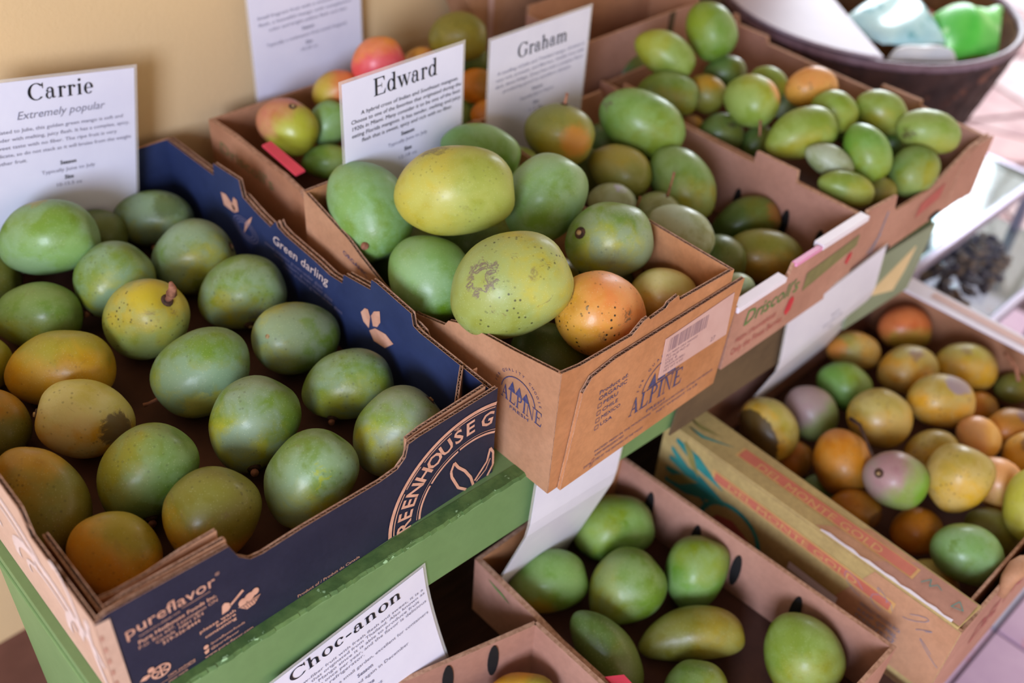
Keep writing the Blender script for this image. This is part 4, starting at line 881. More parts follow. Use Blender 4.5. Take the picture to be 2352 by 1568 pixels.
def blob(name, pts, th, mat, label, cat, z=None, seed=1, amp=.006, group=None, sub=18):
    """soft draped or puffed sheet over a quad: pts four corners"""
    a, b2, c, d = [Vector(p) for p in pts]; mb = MB(); rs = random.Random(seed); ph = [rs.uniform(0, 6) for _ in range(6)]
    for s in (1, 0):
        for i in range(sub + 1):
            for j in range(sub + 1):
                u, v = i / sub, j / sub; p = a * (1 - u) * (1 - v) + b2 * u * (1 - v) + c * u * v + d * (1 - u) * v
                e = (4 * u * (1 - u)) ** .5 * (4 * v * (1 - v)) ** .5
                w_ = amp * (math.sin(9 * u + ph[0] + 3 * v) + math.sin(7 * v + ph[1] + 5 * u * math.sin(ph[2])) + .6 * math.sin(17 * u * v + ph[3]))
                mb.v.append(p + Vector((0, 0, (th * e + w_ * (.4 + .6 * e)) if s else w_ * .3 * (1 - e) - .001)))
    K = (sub + 1) ** 2
    for i in range(sub):
        for j in range(sub):
            k = i * (sub + 1) + j; q = (k, k + sub + 1, k + sub + 2, k + 1); mb.f.append(q); mb.m.append(0); mb.f.append(tuple(K + t_ for t_ in reversed(q))); mb.m.append(0)
    for i in range(sub):
        for e in (lambda k: k * (sub + 1), lambda k: k * (sub + 1) + sub, lambda k: k, lambda k: sub * (sub + 1) + k):
            mb.f.append((e(i), e(i + 1), e(i + 1) + K, e(i) + K)); mb.m.append(0)
    o = mb.build(name, [M[mat]], None, smooth=True, loc=(a + c) / 2); tag(o, label, cat, group); return o
M['board_w'] = noisy('pale_lavender_board', (180, 170, 188), (166, 156, 174), 4, 0.5)
M['cyan'] = noisy('pale_cyan_plastic', (206, 244, 250), (170, 222, 236), 12, 0.25, spots=(14, .63, (120, 186, 200)))
M['white_pl'] = noisy('white_plastic', (236, 244, 252), (214, 226, 240), 14, 0.3)
M['green_pl'] = noisy('bright_green_plastic', (96, 214, 84), (66, 190, 66), 14, 0.35, spots=(12, .6, (170, 234, 160)))
m, t, b = nm('red_gingham', (.5, .1, .1), .9); tc = nd(t, 'ShaderNodeTexCoord'); ck = nd(t, 'ShaderNodeTexChecker', Scale=70); t.links.new(tc.outputs['Object'], ck.inputs[0]); t.links.new(mix(t, ck.outputs['Fac'], lin((200, 92, 88)), lin((214, 160, 160))), b.inputs['Base Color']); M['gingham'] = m
# pale board laid over the left half of the basket, round front edge following the rim
mb = MB(); pts = [Vector((BX + (BR + .006) * math.cos(R(a)), BY + (BR + .006) * math.sin(R(a)), BZ1 + .0175)) for a in range(71, 218, 6)] 
mb.prism(pts, Vector((0, 0, .006)), (0, 0, 0)); o = mb.build('serving_board', [M['board_w']], None, loc=(BX - .15, BY, BZ1 + .018)); tag(o, 'pale lavender board covering the left side of the wicker basket', 'board')
blob('folded_cloth', [(2.09, .90, .715), (2.26, .86, .715), (2.29, 1.02, .735), (2.13, 1.06, .735)], .02, 'gingham', 'red gingham cloth in the back of the wicker basket', 'cloth', seed=4, amp=.003)
blob('plastic_packet', [(1.855, .965, .806), (1.875, .865, .795), (1.995, .790, .795), (2.13, .98, .83)], .022, 'cyan', 'large pale cyan packet lying in the wicker basket', 'packet', seed=2, amp=.004)
blob('plastic_packet', [(1.845, .835, .785), (1.950, .745, .785), (1.975, .765, .790), (1.885, .845, .790)], .022, 'white_pl', 'small white packet at the front rim of the basket', 'packet', seed=6, amp=.002)
blob('plastic_bag', [(1.945, .765, .785), (2.06, .715, .785), (2.24, .80, .80), (2.09, .88, .80)], .04, 'green_pl', 'crumpled bright green plastic bag in the wicker basket', 'bag', seed=9, amp=.006, sub=26)

# ------------------------------------------------------------------ mangoes
# key: centre, long axis, short axis, (length, width, thickness) in metres
FRUIT = {
'b1':((0.3626,1.1850,0.8207),(0.795,-0.567,0.215),(0.589,0.637,-0.498),(0.1275,0.0962,0.0904)),
'b2':((0.4351,1.2271,0.7701),(0.786,-0.589,0.189),(0.591,0.623,-0.513),(0.0898,0.0749,0.0704)),
'b3':((0.5197,1.2215,0.7665),(0.725,-0.686,0.058),(0.596,0.583,-0.552),(0.1174,0.0803,0.0755)),
'b4':((0.5088,1.0907,0.7766),(0.822,-0.474,0.315),(0.568,0.645,-0.512),(0.1121,0.0993,0.0933)),
'b5':((0.4038,1.1040,0.7821),(0.804,-0.132,0.580),(0.462,0.754,-0.468),(0.1038,0.0943,0.0886)),
'b6':((0.3933,1.0049,0.7827),(0.338,-0.597,0.728),(0.900,0.431,-0.064),(0.1221,0.0977,0.0919)),
'b7':((0.5187,0.9876,0.7747),(0.822,-0.474,0.315),(0.565,0.616,-0.548),(0.1151,0.0948,0.0891)),
'b8':((0.5252,0.8723,0.7724),(-0.956,0.135,0.259),(-0.044,0.809,-0.586),(0.1135,0.0908,0.0854)),
'b9':((0.4013,0.8856,0.7783),(-0.830,0.276,-0.485),(0.535,0.640,-0.551),(0.1207,0.0986,0.0927)),
'b10':((0.3041,1.1162,0.7678),(0.758,-0.640,0.124),(0.573,0.564,-0.595),(0.1090,0.0828,0.0779)),
'b11':((0.2789,0.9992,0.7714),(0.775,-0.610,0.163),(0.562,0.549,-0.619),(0.1281,0.0897,0.0843)),
'b12':((0.3983,0.7718,0.7779),(0.719,0.089,0.689),(0.471,0.666,-0.578),(0.1122,0.0951,0.0894)),
'b13':((0.5228,0.7662,0.7680),(0.807,-0.534,0.253),(0.552,0.529,-0.644),(0.1114,0.0818,0.0769)),
'b14':((0.5142,0.6628,0.7750),(0.804,-0.132,0.580),(0.548,0.544,-0.636),(0.1105,0.0909,0.0854)),
'b15':((0.2641,0.9012,0.7750),(-0.770,0.539,0.342),(0.205,0.716,-0.667),(0.1056,0.0875,0.0823)),
'b16':((0.2724,0.7809,0.7771),(0.781,-0.059,0.621),(0.490,0.675,-0.552),(0.1162,0.0913,0.0858)),
'b17':((0.3993,0.6655,0.7765),(0.753,0.015,0.658),(0.521,0.598,-0.610),(0.1125,0.0907,0.0852)),
'b18':((0.2950,0.6891,0.7752),(0.719,0.089,0.689),(0.476,0.660,-0.582),(0.1018,0.0947,0.0890)),
'b19':((0.1996,0.7155,0.7673),(0.358,-0.848,-0.390),(0.245,0.489,-0.838),(0.0934,0.0822,0.0773)),
'b20':((0.1737,0.8175,0.7771),(0.006,-0.775,-0.632),(0.147,0.625,-0.766),(0.1228,0.0871,0.0818)),
'b21':((0.1876,0.9722,0.7638),(0.151,-0.823,-0.547),(0.183,0.567,-0.803),(0.0877,0.0707,0.0664)),
'b22':((0.2801,1.2276,0.7684),(0.725,-0.686,0.058),(0.575,0.557,-0.599),(0.1015,0.0846,0.0795)),
'b23':((0.2111,1.0838,0.7623),(0.725,-0.686,0.058),(0.543,0.519,-0.660),(0.0880,0.0725,0.0681)),
'a1':((0.6732,0.9175,0.8770),(-0.066,-0.742,-0.667),(0.491,0.557,-0.669),(0.1336,0.1047,0.0984)),
'a2':((0.7223,0.8068,0.9400),(0.758,-0.640,0.124),(0.597,0.605,-0.527),(0.1485,0.1095,0.1030)),
'a3':((0.8555,0.9050,0.9050),(0.594,-0.792,-0.142),(0.642,0.573,-0.510),(0.1118,0.0677,0.0636)),
'a4':((0.8409,0.7682,0.9000),(0.733,0.060,0.677),(0.534,0.567,-0.627),(0.1224,0.1012,0.0951)),
'a5':((0.8568,0.6677,0.8850),(0.786,-0.589,0.189),(0.572,0.576,-0.584),(0.1110,0.0964,0.0906)),
'a6':((0.6666,0.7859,0.8470),(0.006,-0.775,-0.632),(0.520,0.542,-0.660),(0.1148,0.1004,0.0944)),
'a7':((0.6754,0.6568,0.9071),(0.831,-0.411,0.375),(0.555,0.565,-0.611),(0.1435,0.1170,0.1100)),
'a8':((0.7618,0.5872,0.8661),(-0.797,0.151,0.585),(-0.004,0.967,-0.255),(0.1242,0.0994,0.0934)),
'a9':((0.8727,0.5827,0.8400),(0.541,-0.815,-0.207),(0.607,0.548,-0.576),(0.0862,0.0727,0.0684)),
'a10':((0.7096,0.6207,0.7963),(-0.139,-0.704,-0.697),(0.571,0.518,-0.637),(0.1042,0.0938,0.0882)),
'a11':((0.8071,0.7149,0.8116),(0.822,-0.474,0.315),(0.557,0.556,-0.617),(0.0840,0.0728,0.0685)),
'a12':((0.7226,0.9050,0.7879),(0.291,-0.846,-0.446),(0.549,0.530,-0.647),(0.1178,0.1002,0.0942)),
'a13':((0.8334,0.8687,0.7808),(0.725,-0.686,0.058),(0.588,0.573,-0.571),(0.1339,0.1095,0.1030)),
'a14':((0.8838,0.6983,0.7884),(0.725,-0.686,0.058),(0.574,0.556,-0.601),(0.0987,0.0871,0.0819)),
'a15':((0.9238,0.9035,0.8500),(0.725,-0.686,0.058),(0.611,0.603,-0.512),(0.0742,0.0618,0.0581)),
'a16':((0.7303,0.7802,0.7779),(0.725,-0.686,0.058),(0.566,0.546,-0.617),(0.1076,0.0962,0.0905)),
'a17':((0.8226,0.5957,0.7750),(0.725,-0.686,0.058),(0.549,0.526,-0.649),(0.0985,0.0876,0.0823)),
'r1':((0.7278,1.1799,0.8638),(0.422,-0.844,-0.331),(0.601,0.534,-0.594),(0.0933,0.0769,0.0723)),
'r2':((0.7947,1.1707,0.8492),(0.719,0.089,0.689),(0.431,0.722,-0.542),(0.0713,0.0616,0.0579)),
'r3':((0.7559,1.1252,0.8200),(0.725,-0.686,0.058),(0.614,0.606,-0.506),(0.0751,0.0509,0.0479)),
'r4':((0.8342,1.2063,0.8771),(0.822,-0.474,0.315),(0.569,0.701,-0.430),(0.0756,0.0578,0.0544)),
'r5':((0.8901,1.1744,0.9200),(0.822,-0.474,0.315),(0.569,0.707,-0.420),(0.0834,0.0684,0.0643)),
'r6':((0.9750,1.1750,0.8900),(0.725,-0.686,0.058),(0.639,0.639,-0.428),(0.0611,0.0544,0.0511)),
'r7':((1.0286,1.1513,0.9310),(0.725,-0.686,0.058),(0.645,0.648,-0.405),(0.0925,0.0757,0.0711)),
'r8':((1.0062,1.0833,0.8820),(0.725,-0.686,0.058),(0.634,0.633,-0.445),(0.0615,0.0535,0.0503)),
'r9':((0.9991,1.0478,0.8520),(0.725,-0.686,0.058),(0.627,0.623,-0.467),(0.0500,0.0454,0.0426)),
'r10':((0.9916,1.0951,0.8358),(0.635,0.234,0.736),(0.484,0.622,-0.615),(0.0578,0.0442,0.0416)),
'r11':((1.0613,1.1592,0.8790),(0.725,-0.686,0.058),(0.640,0.641,-0.425),(0.0629,0.0559,0.0525)),
'r12':((0.9025,1.2024,0.8416),(0.725,-0.686,0.058),(0.630,0.628,-0.456),(0.0818,0.0682,0.0641)),
'r13':((0.9731,1.1813,0.8284),(0.725,-0.686,0.058),(0.630,0.628,-0.456),(0.0836,0.0697,0.0655)),
'r14':((1.0500,1.2293,0.8400),(0.725,-0.686,0.058),(0.638,0.638,-0.432),(0.0866,0.0722,0.0679)),
'd1':((0.9994,0.8952,0.8850),(0.541,-0.815,-0.207),(0.667,0.565,-0.486),(0.1037,0.0862,0.0810)),
'd2':((1.1358,0.8544,0.8736),(0.422,-0.844,-0.331),(0.706,0.535,-0.464),(0.1378,0.0962,0.0904)),
'd3':((1.0518,0.8185,0.8394),(0.358,-0.848,-0.390),(0.684,0.523,-0.509),(0.0986,0.0771,0.0725)),
'd4':((1.1163,0.7523,0.8250),(-0.023,-0.763,-0.646),(0.714,0.440,-0.545),(0.1240,0.0891,0.0837)),
'd5':((0.9981,0.7825,0.8247),(0.541,-0.815,-0.207),(0.644,0.559,-0.523),(0.0708,0.0585,0.0550)),
'd6':((1.0460,0.7373,0.8109),(0.541,-0.815,-0.207),(0.646,0.560,-0.518),(0.0713,0.0633,0.0595)),
'd7':((1.0063,0.6652,0.8342),(0.358,-0.848,-0.390),(0.675,0.524,-0.519),(0.0990,0.0695,0.0653)),
'd8':((1.1956,0.6815,0.7629),(0.817,-0.498,0.291),(0.558,0.556,-0.616),(0.1101,0.0688,0.0647)),
'd9':((1.1391,0.6058,0.7664),(0.643,-0.762,-0.076),(0.612,0.570,-0.548),(0.1187,0.0800,0.0752)),
'd10':((1.0024,0.5603,0.8000),(0.725,-0.686,0.058),(0.571,0.553,-0.607),(0.0517,0.0471,0.0443)),
'd11':((1.1200,0.9109,0.8167),(0.725,-0.686,0.058),(0.618,0.612,-0.493),(0.0809,0.0674,0.0634)),
'd12':((1.0556,0.6343,0.7822),(0.725,-0.686,0.058),(0.582,0.566,-0.584),(0.0911,0.0729,0.0685)),
'd13':((1.0462,0.8898,0.8037),(0.725,-0.686,0.058),(0.610,0.602,-0.516),(0.0984,0.0787,0.0740)),
'u1':((1.4150,0.9537,0.9122),(-0.066,-0.742,-0.667),(0.766,0.390,-0.510),(0.1002,0.0820,0.0771)),
'u2':((1.3083,0.9603,0.8967),(0.397,-0.846,-0.355),(0.745,0.523,-0.414),(0.1075,0.0693,0.0651)),
'u3':((1.2733,0.9160,0.8545),(0.643,-0.762,-0.076),(0.667,0.606,-0.433),(0.1023,0.0700,0.0658)),
'u4':((1.3551,1.0698,0.8100),(0.834,-0.345,0.431),(0.543,0.651,-0.530),(0.0803,0.0574,0.0539)),
'u5':((1.3424,0.8935,0.8441),(0.422,-0.844,-0.331),(0.734,0.533,-0.421),(0.0714,0.0614,0.0577)),
'u6':((1.4247,0.9156,0.8476),(0.725,-0.686,0.058),(0.637,0.637,-0.434),(0.0737,0.0590,0.0554)),
'u7':((1.3314,0.7985,0.8750),(0.058,-0.991,-0.121),(0.852,0.112,-0.511),(0.0915,0.0792,0.0744)),
'u8':((1.4178,0.8253,0.8666),(0.291,-0.846,-0.446),(0.778,0.481,-0.405),(0.0654,0.0540,0.0508)),
'u9':((1.4463,0.7637,0.8743),(0.758,-0.640,0.124),(0.613,0.635,-0.470),(0.0856,0.0659,0.0620)),
'u10':((1.3086,0.8260,0.8108),(0.725,-0.686,0.058),(0.622,0.616,-0.483),(0.0756,0.0644,0.0606)),
'u11':((1.3520,0.7832,0.7992),(0.820,-0.205,0.534),(0.553,0.525,-0.647),(0.0634,0.0507,0.0477)),
'u12':((1.3354,0.7031,0.8553),(0.822,-0.474,0.315),(0.562,0.591,-0.578),(0.1148,0.0748,0.0703)),
'u13':((1.4258,0.7040,0.8658),(0.422,-0.844,-0.331),(0.756,0.529,-0.384),(0.0768,0.0631,0.0593)),
'u14':((1.4976,0.6605,0.8589),(0.397,-0.846,-0.355),(0.774,0.517,-0.367),(0.0889,0.0639,0.0601)),
'u15':((1.5063,0.5808,0.8561),(0.594,-0.792,-0.142),(0.696,0.594,-0.404),(0.1019,0.0666,0.0626)),
'u16':((1.3804,0.6121,0.8500),(-0.110,-0.720,-0.686),(0.811,0.334,-0.481),(0.0936,0.0686,0.0644)),
'u17':((1.3252,0.6392,0.8408),(0.397,-0.846,-0.355),(0.743,0.524,-0.417),(0.0812,0.0472,0.0443)),
'u18':((1.4511,0.5605,0.8141),(0.753,0.015,0.658),(0.617,0.333,-0.713),(0.0835,0.0728,0.0684)),
'u19':((1.3063,0.5928,0.8242),(0.563,-0.807,-0.181),(0.680,0.576,-0.455),(0.0864,0.0503,0.0473)),
'u20':((1.3928,0.5816,0.7909),(0.725,-0.686,0.058),(0.605,0.595,-0.529),(0.0604,0.0470,0.0442)),
'u21':((1.4391,0.7997,0.8283),(0.725,-0.686,0.058),(0.629,0.626,-0.462),(0.0504,0.0432,0.0406)),
'u22':((1.3161,0.8865,0.8000),(0.422,-0.844,-0.331),(0.719,0.534,-0.445),(0.0359,0.0287,0.0270)),
'u23':((1.5471,0.6470,0.7913),(0.725,-0.686,0.058),(0.619,0.613,-0.491),(0.0793,0.0649,0.0610)),
'u24':((1.5321,0.7154,0.7987),(0.725,-0.686,0.058),(0.624,0.619,-0.477),(0.0804,0.0658,0.0618)),
'y1':((1.5270,0.5112,0.4900),(0.643,-0.762,-0.076),(0.591,0.556,-0.584),(0.0921,0.0798,0.0750)),
'y2':((1.4085,0.5390,0.4850),(0.643,-0.762,-0.076),(0.577,0.546,-0.608),(0.0927,0.0658,0.0618)),
'y3':((1.4192,0.4458,0.5000),(0.786,-0.589,0.189),(0.524,0.471,-0.710),(0.1001,0.0798,0.0750)),
'y4':((1.5045,0.3849,0.5000),(0.594,-0.792,-0.142),(0.602,0.554,-0.575),(0.1039,0.0805,0.0756)),
'y5':((1.3121,0.4977,0.4900),(0.358,-0.848,-0.390),(0.656,0.526,-0.542),(0.0929,0.0772,0.0726)),
'y6':((1.2173,0.4984,0.4900),(0.079,-0.802,-0.592),(0.701,0.467,-0.539),(0.0915,0.0790,0.0743)),
'y7':((1.1198,0.5152,0.5019),(-0.066,-0.742,-0.667),(0.695,0.445,-0.565),(0.1047,0.0859,0.0808)),
'y8':((1.2567,0.4074,0.5200),(0.422,-0.844,-0.331),(0.629,0.536,-0.563),(0.0991,0.0917,0.0862)),
'y9':((1.3620,0.3620,0.5250),(0.643,-0.762,-0.076),(0.560,0.535,-0.633),(0.1044,0.0852,0.0801)),
'y10':((1.1411,0.3963,0.5108),(-0.210,-0.660,-0.722),(0.747,0.368,-0.554),(0.1010,0.0868,0.0816)),
'y11':((1.1426,0.3178,0.5374),(0.483,-0.833,-0.270),(0.576,0.535,-0.618),(0.0935,0.0811,0.0762)),
'y12':((1.2739,0.3207,0.5000),(0.822,-0.474,0.315),(0.505,0.353,-0.788),(0.0864,0.0664,0.0625)),
'y13':((1.2077,0.2551,0.5434),(0.719,0.089,0.689),(0.675,0.148,-0.723),(0.0997,0.0922,0.0867)),
'y14':((1.3514,0.2861,0.5100),(0.151,-0.823,-0.547),(0.754,0.454,-0.474),(0.0726,0.0605,0.0568)),
'y15':((1.4230,0.2634,0.4992),(0.725,-0.686,0.058),(0.516,0.486,-0.706),(0.0824,0.0631,0.0593)),
'y16':((1.3816,0.2224,0.5008),(0.781,-0.059,0.621),(0.623,0.139,-0.770),(0.0734,0.0601,0.0565)),
'y17':((1.2845,0.2196,0.5089),(0.006,-0.775,-0.632),(0.788,0.393,-0.474),(0.0835,0.0706,0.0664)),
'y18':((1.2440,0.1614,0.5402),(0.531,0.372,0.761),(0.785,0.120,-0.607),(0.1070,0.0734,0.0690)),
'y19':((1.1003,0.3407,0.4830),(0.594,-0.792,-0.142),(0.510,0.507,-0.695),(0.0773,0.0583,0.0548)),
'y20':((1.1450,0.2610,0.4700),(0.725,-0.686,0.058),(0.469,0.431,-0.771),(0.0756,0.0693,0.0651)),
'y21':((1.1228,0.1856,0.5101),(0.483,-0.833,-0.270),(0.551,0.529,-0.645),(0.1003,0.0824,0.0775)),
'y22':((1.2248,0.1863,0.4756),(0.291,-0.846,-0.446),(0.665,0.514,-0.541),(0.0851,0.0662,0.0622)),
'y23':((1.1034,0.2026,0.4497),(0.222,-0.838,-0.498),(0.646,0.509,-0.568),(0.0747,0.0551,0.0518)),
'y24':((1.1471,0.4712,0.4477),(0.719,0.089,0.689),(0.648,0.273,-0.711),(0.0655,0.0573,0.0539)),
'y25':((1.1168,0.4109,0.4504),(0.834,-0.345,0.431),(0.535,0.310,-0.786),(0.0529,0.0463,0.0435)),
'y26':((1.5580,0.3138,0.4700),(0.725,-0.686,0.058),(0.533,0.506,-0.678),(0.0663,0.0530,0.0498)),
'y27':((1.4605,0.3293,0.4700),(0.725,-0.686,0.058),(0.524,0.496,-0.692),(0.0646,0.0574,0.0539)),
'g1':((0.8216,0.5591,0.4602),(0.795,-0.567,0.215),(0.494,0.399,-0.773),(0.1185,0.0923,0.0868)),
'g2':((0.6857,0.5560,0.4566),(0.807,-0.534,0.253),(0.491,0.367,-0.790),(0.1114,0.0842,0.0791)),
'g3':((0.7542,0.4774,0.4635),(0.820,-0.205,0.534),(0.572,0.314,-0.758),(0.1131,0.0943,0.0886)),
'g4':((0.8478,0.4279,0.4625),(0.635,0.234,0.736),(0.664,0.323,-0.675),(0.1068,0.0840,0.0790)),
'g5':((0.7711,0.3729,0.4500),(0.775,-0.610,0.163),(0.439,0.335,-0.833),(0.1423,0.0700,0.0658)),
'g6':((0.6612,0.4260,0.4618),(0.079,-0.802,-0.592),(0.469,0.554,-0.688),(0.1309,0.0679,0.0639)),
'g7':((0.8491,0.2569,0.4666),(-0.139,-0.704,-0.697),(0.674,0.449,-0.587),(0.1095,0.1011,0.0950)),
'g8':((0.7106,0.3164,0.4518),(0.786,-0.589,0.189),(0.424,0.290,-0.858),(0.0848,0.0766,0.0720)),
'l1':((0.5369,0.4550,0.4600),(0.758,-0.640,0.124),(0.411,0.322,-0.853),(0.0910,0.0562,0.0528)),
}
# skin presets: base, second colour, waxy bloom colour, threshold of second colour, bloom amount, dark specks
PRE = {
 'mint': ((120, 160, 86), (106, 142, 50), (136, 170, 126), .35, .60, .22),
 'bloom': ((106, 134, 50), (156, 158, 54), (130, 154, 118), .25, .95, .40),
 'green': ((94, 128, 38), (134, 138, 32), (128, 156, 96), .35, .60, .35),
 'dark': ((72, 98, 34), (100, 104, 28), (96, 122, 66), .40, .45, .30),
 'gold': ((204, 154, 26), (152, 146, 40), (186, 164, 76), .40, .30, .30),
 'olivegold': ((122, 120, 38), (176, 132, 26), (128, 136, 70), .25, .45, .60),
 'cream': ((200, 186, 92), (206, 154, 30), (206, 206, 150), .10, .60, .45),
 'yellow': ((180, 170, 64), (150, 160, 70), (172, 174, 92), .15, .55, .35),
 'ygreen': ((146, 158, 76), (178, 166, 62), (148, 166, 106), .25, .60, 1.0),
 'orange': ((206, 146, 44), (214, 138, 76), (210, 160, 84), .20, .45, 1.6),
 'amber': ((194, 120, 22), (150, 104, 24), (186, 142, 62), .40, .30, .45),
 'pink':   ((212, 74, 74), (222, 140, 50), (216, 110, 130), .25, .30, .10),
 'blush':  ((206, 116, 62), (176, 156, 54), (206, 140, 86), .25, .25, .15),
 'redgr':  ((170, 172, 48), (196, 118, 96), (180, 170, 70), .20, .30, .20),
 'olive':  ((118, 118, 42), (150, 136, 46), (134, 142, 82), .35, .40, .30),
 'grass': ((98, 140, 48), (122, 142, 36), (134, 164, 102), .35, .50, .18),
 'lime':   ((120, 142, 50), (148, 152, 46), (156, 178, 110), .35, .40, .15),
 'grey':   ((130, 146, 96), (112, 118, 50), (166, 178, 160), .30, .75, .20),
 'mauve':  ((128, 150, 70), (158, 126, 122), (150, 150, 120), .10, .35, .15),
 'ripe': ((204, 152, 34), (170, 150, 60), (186, 168, 112), .30, .55, .9),
 'salmon': ((222, 158, 96), (226, 170, 70), (222, 180, 130), .30, .35, .30),
 'pale':   ((208, 200, 120), (206, 160, 50), (222, 214, 160), .30, .50, .20),
}
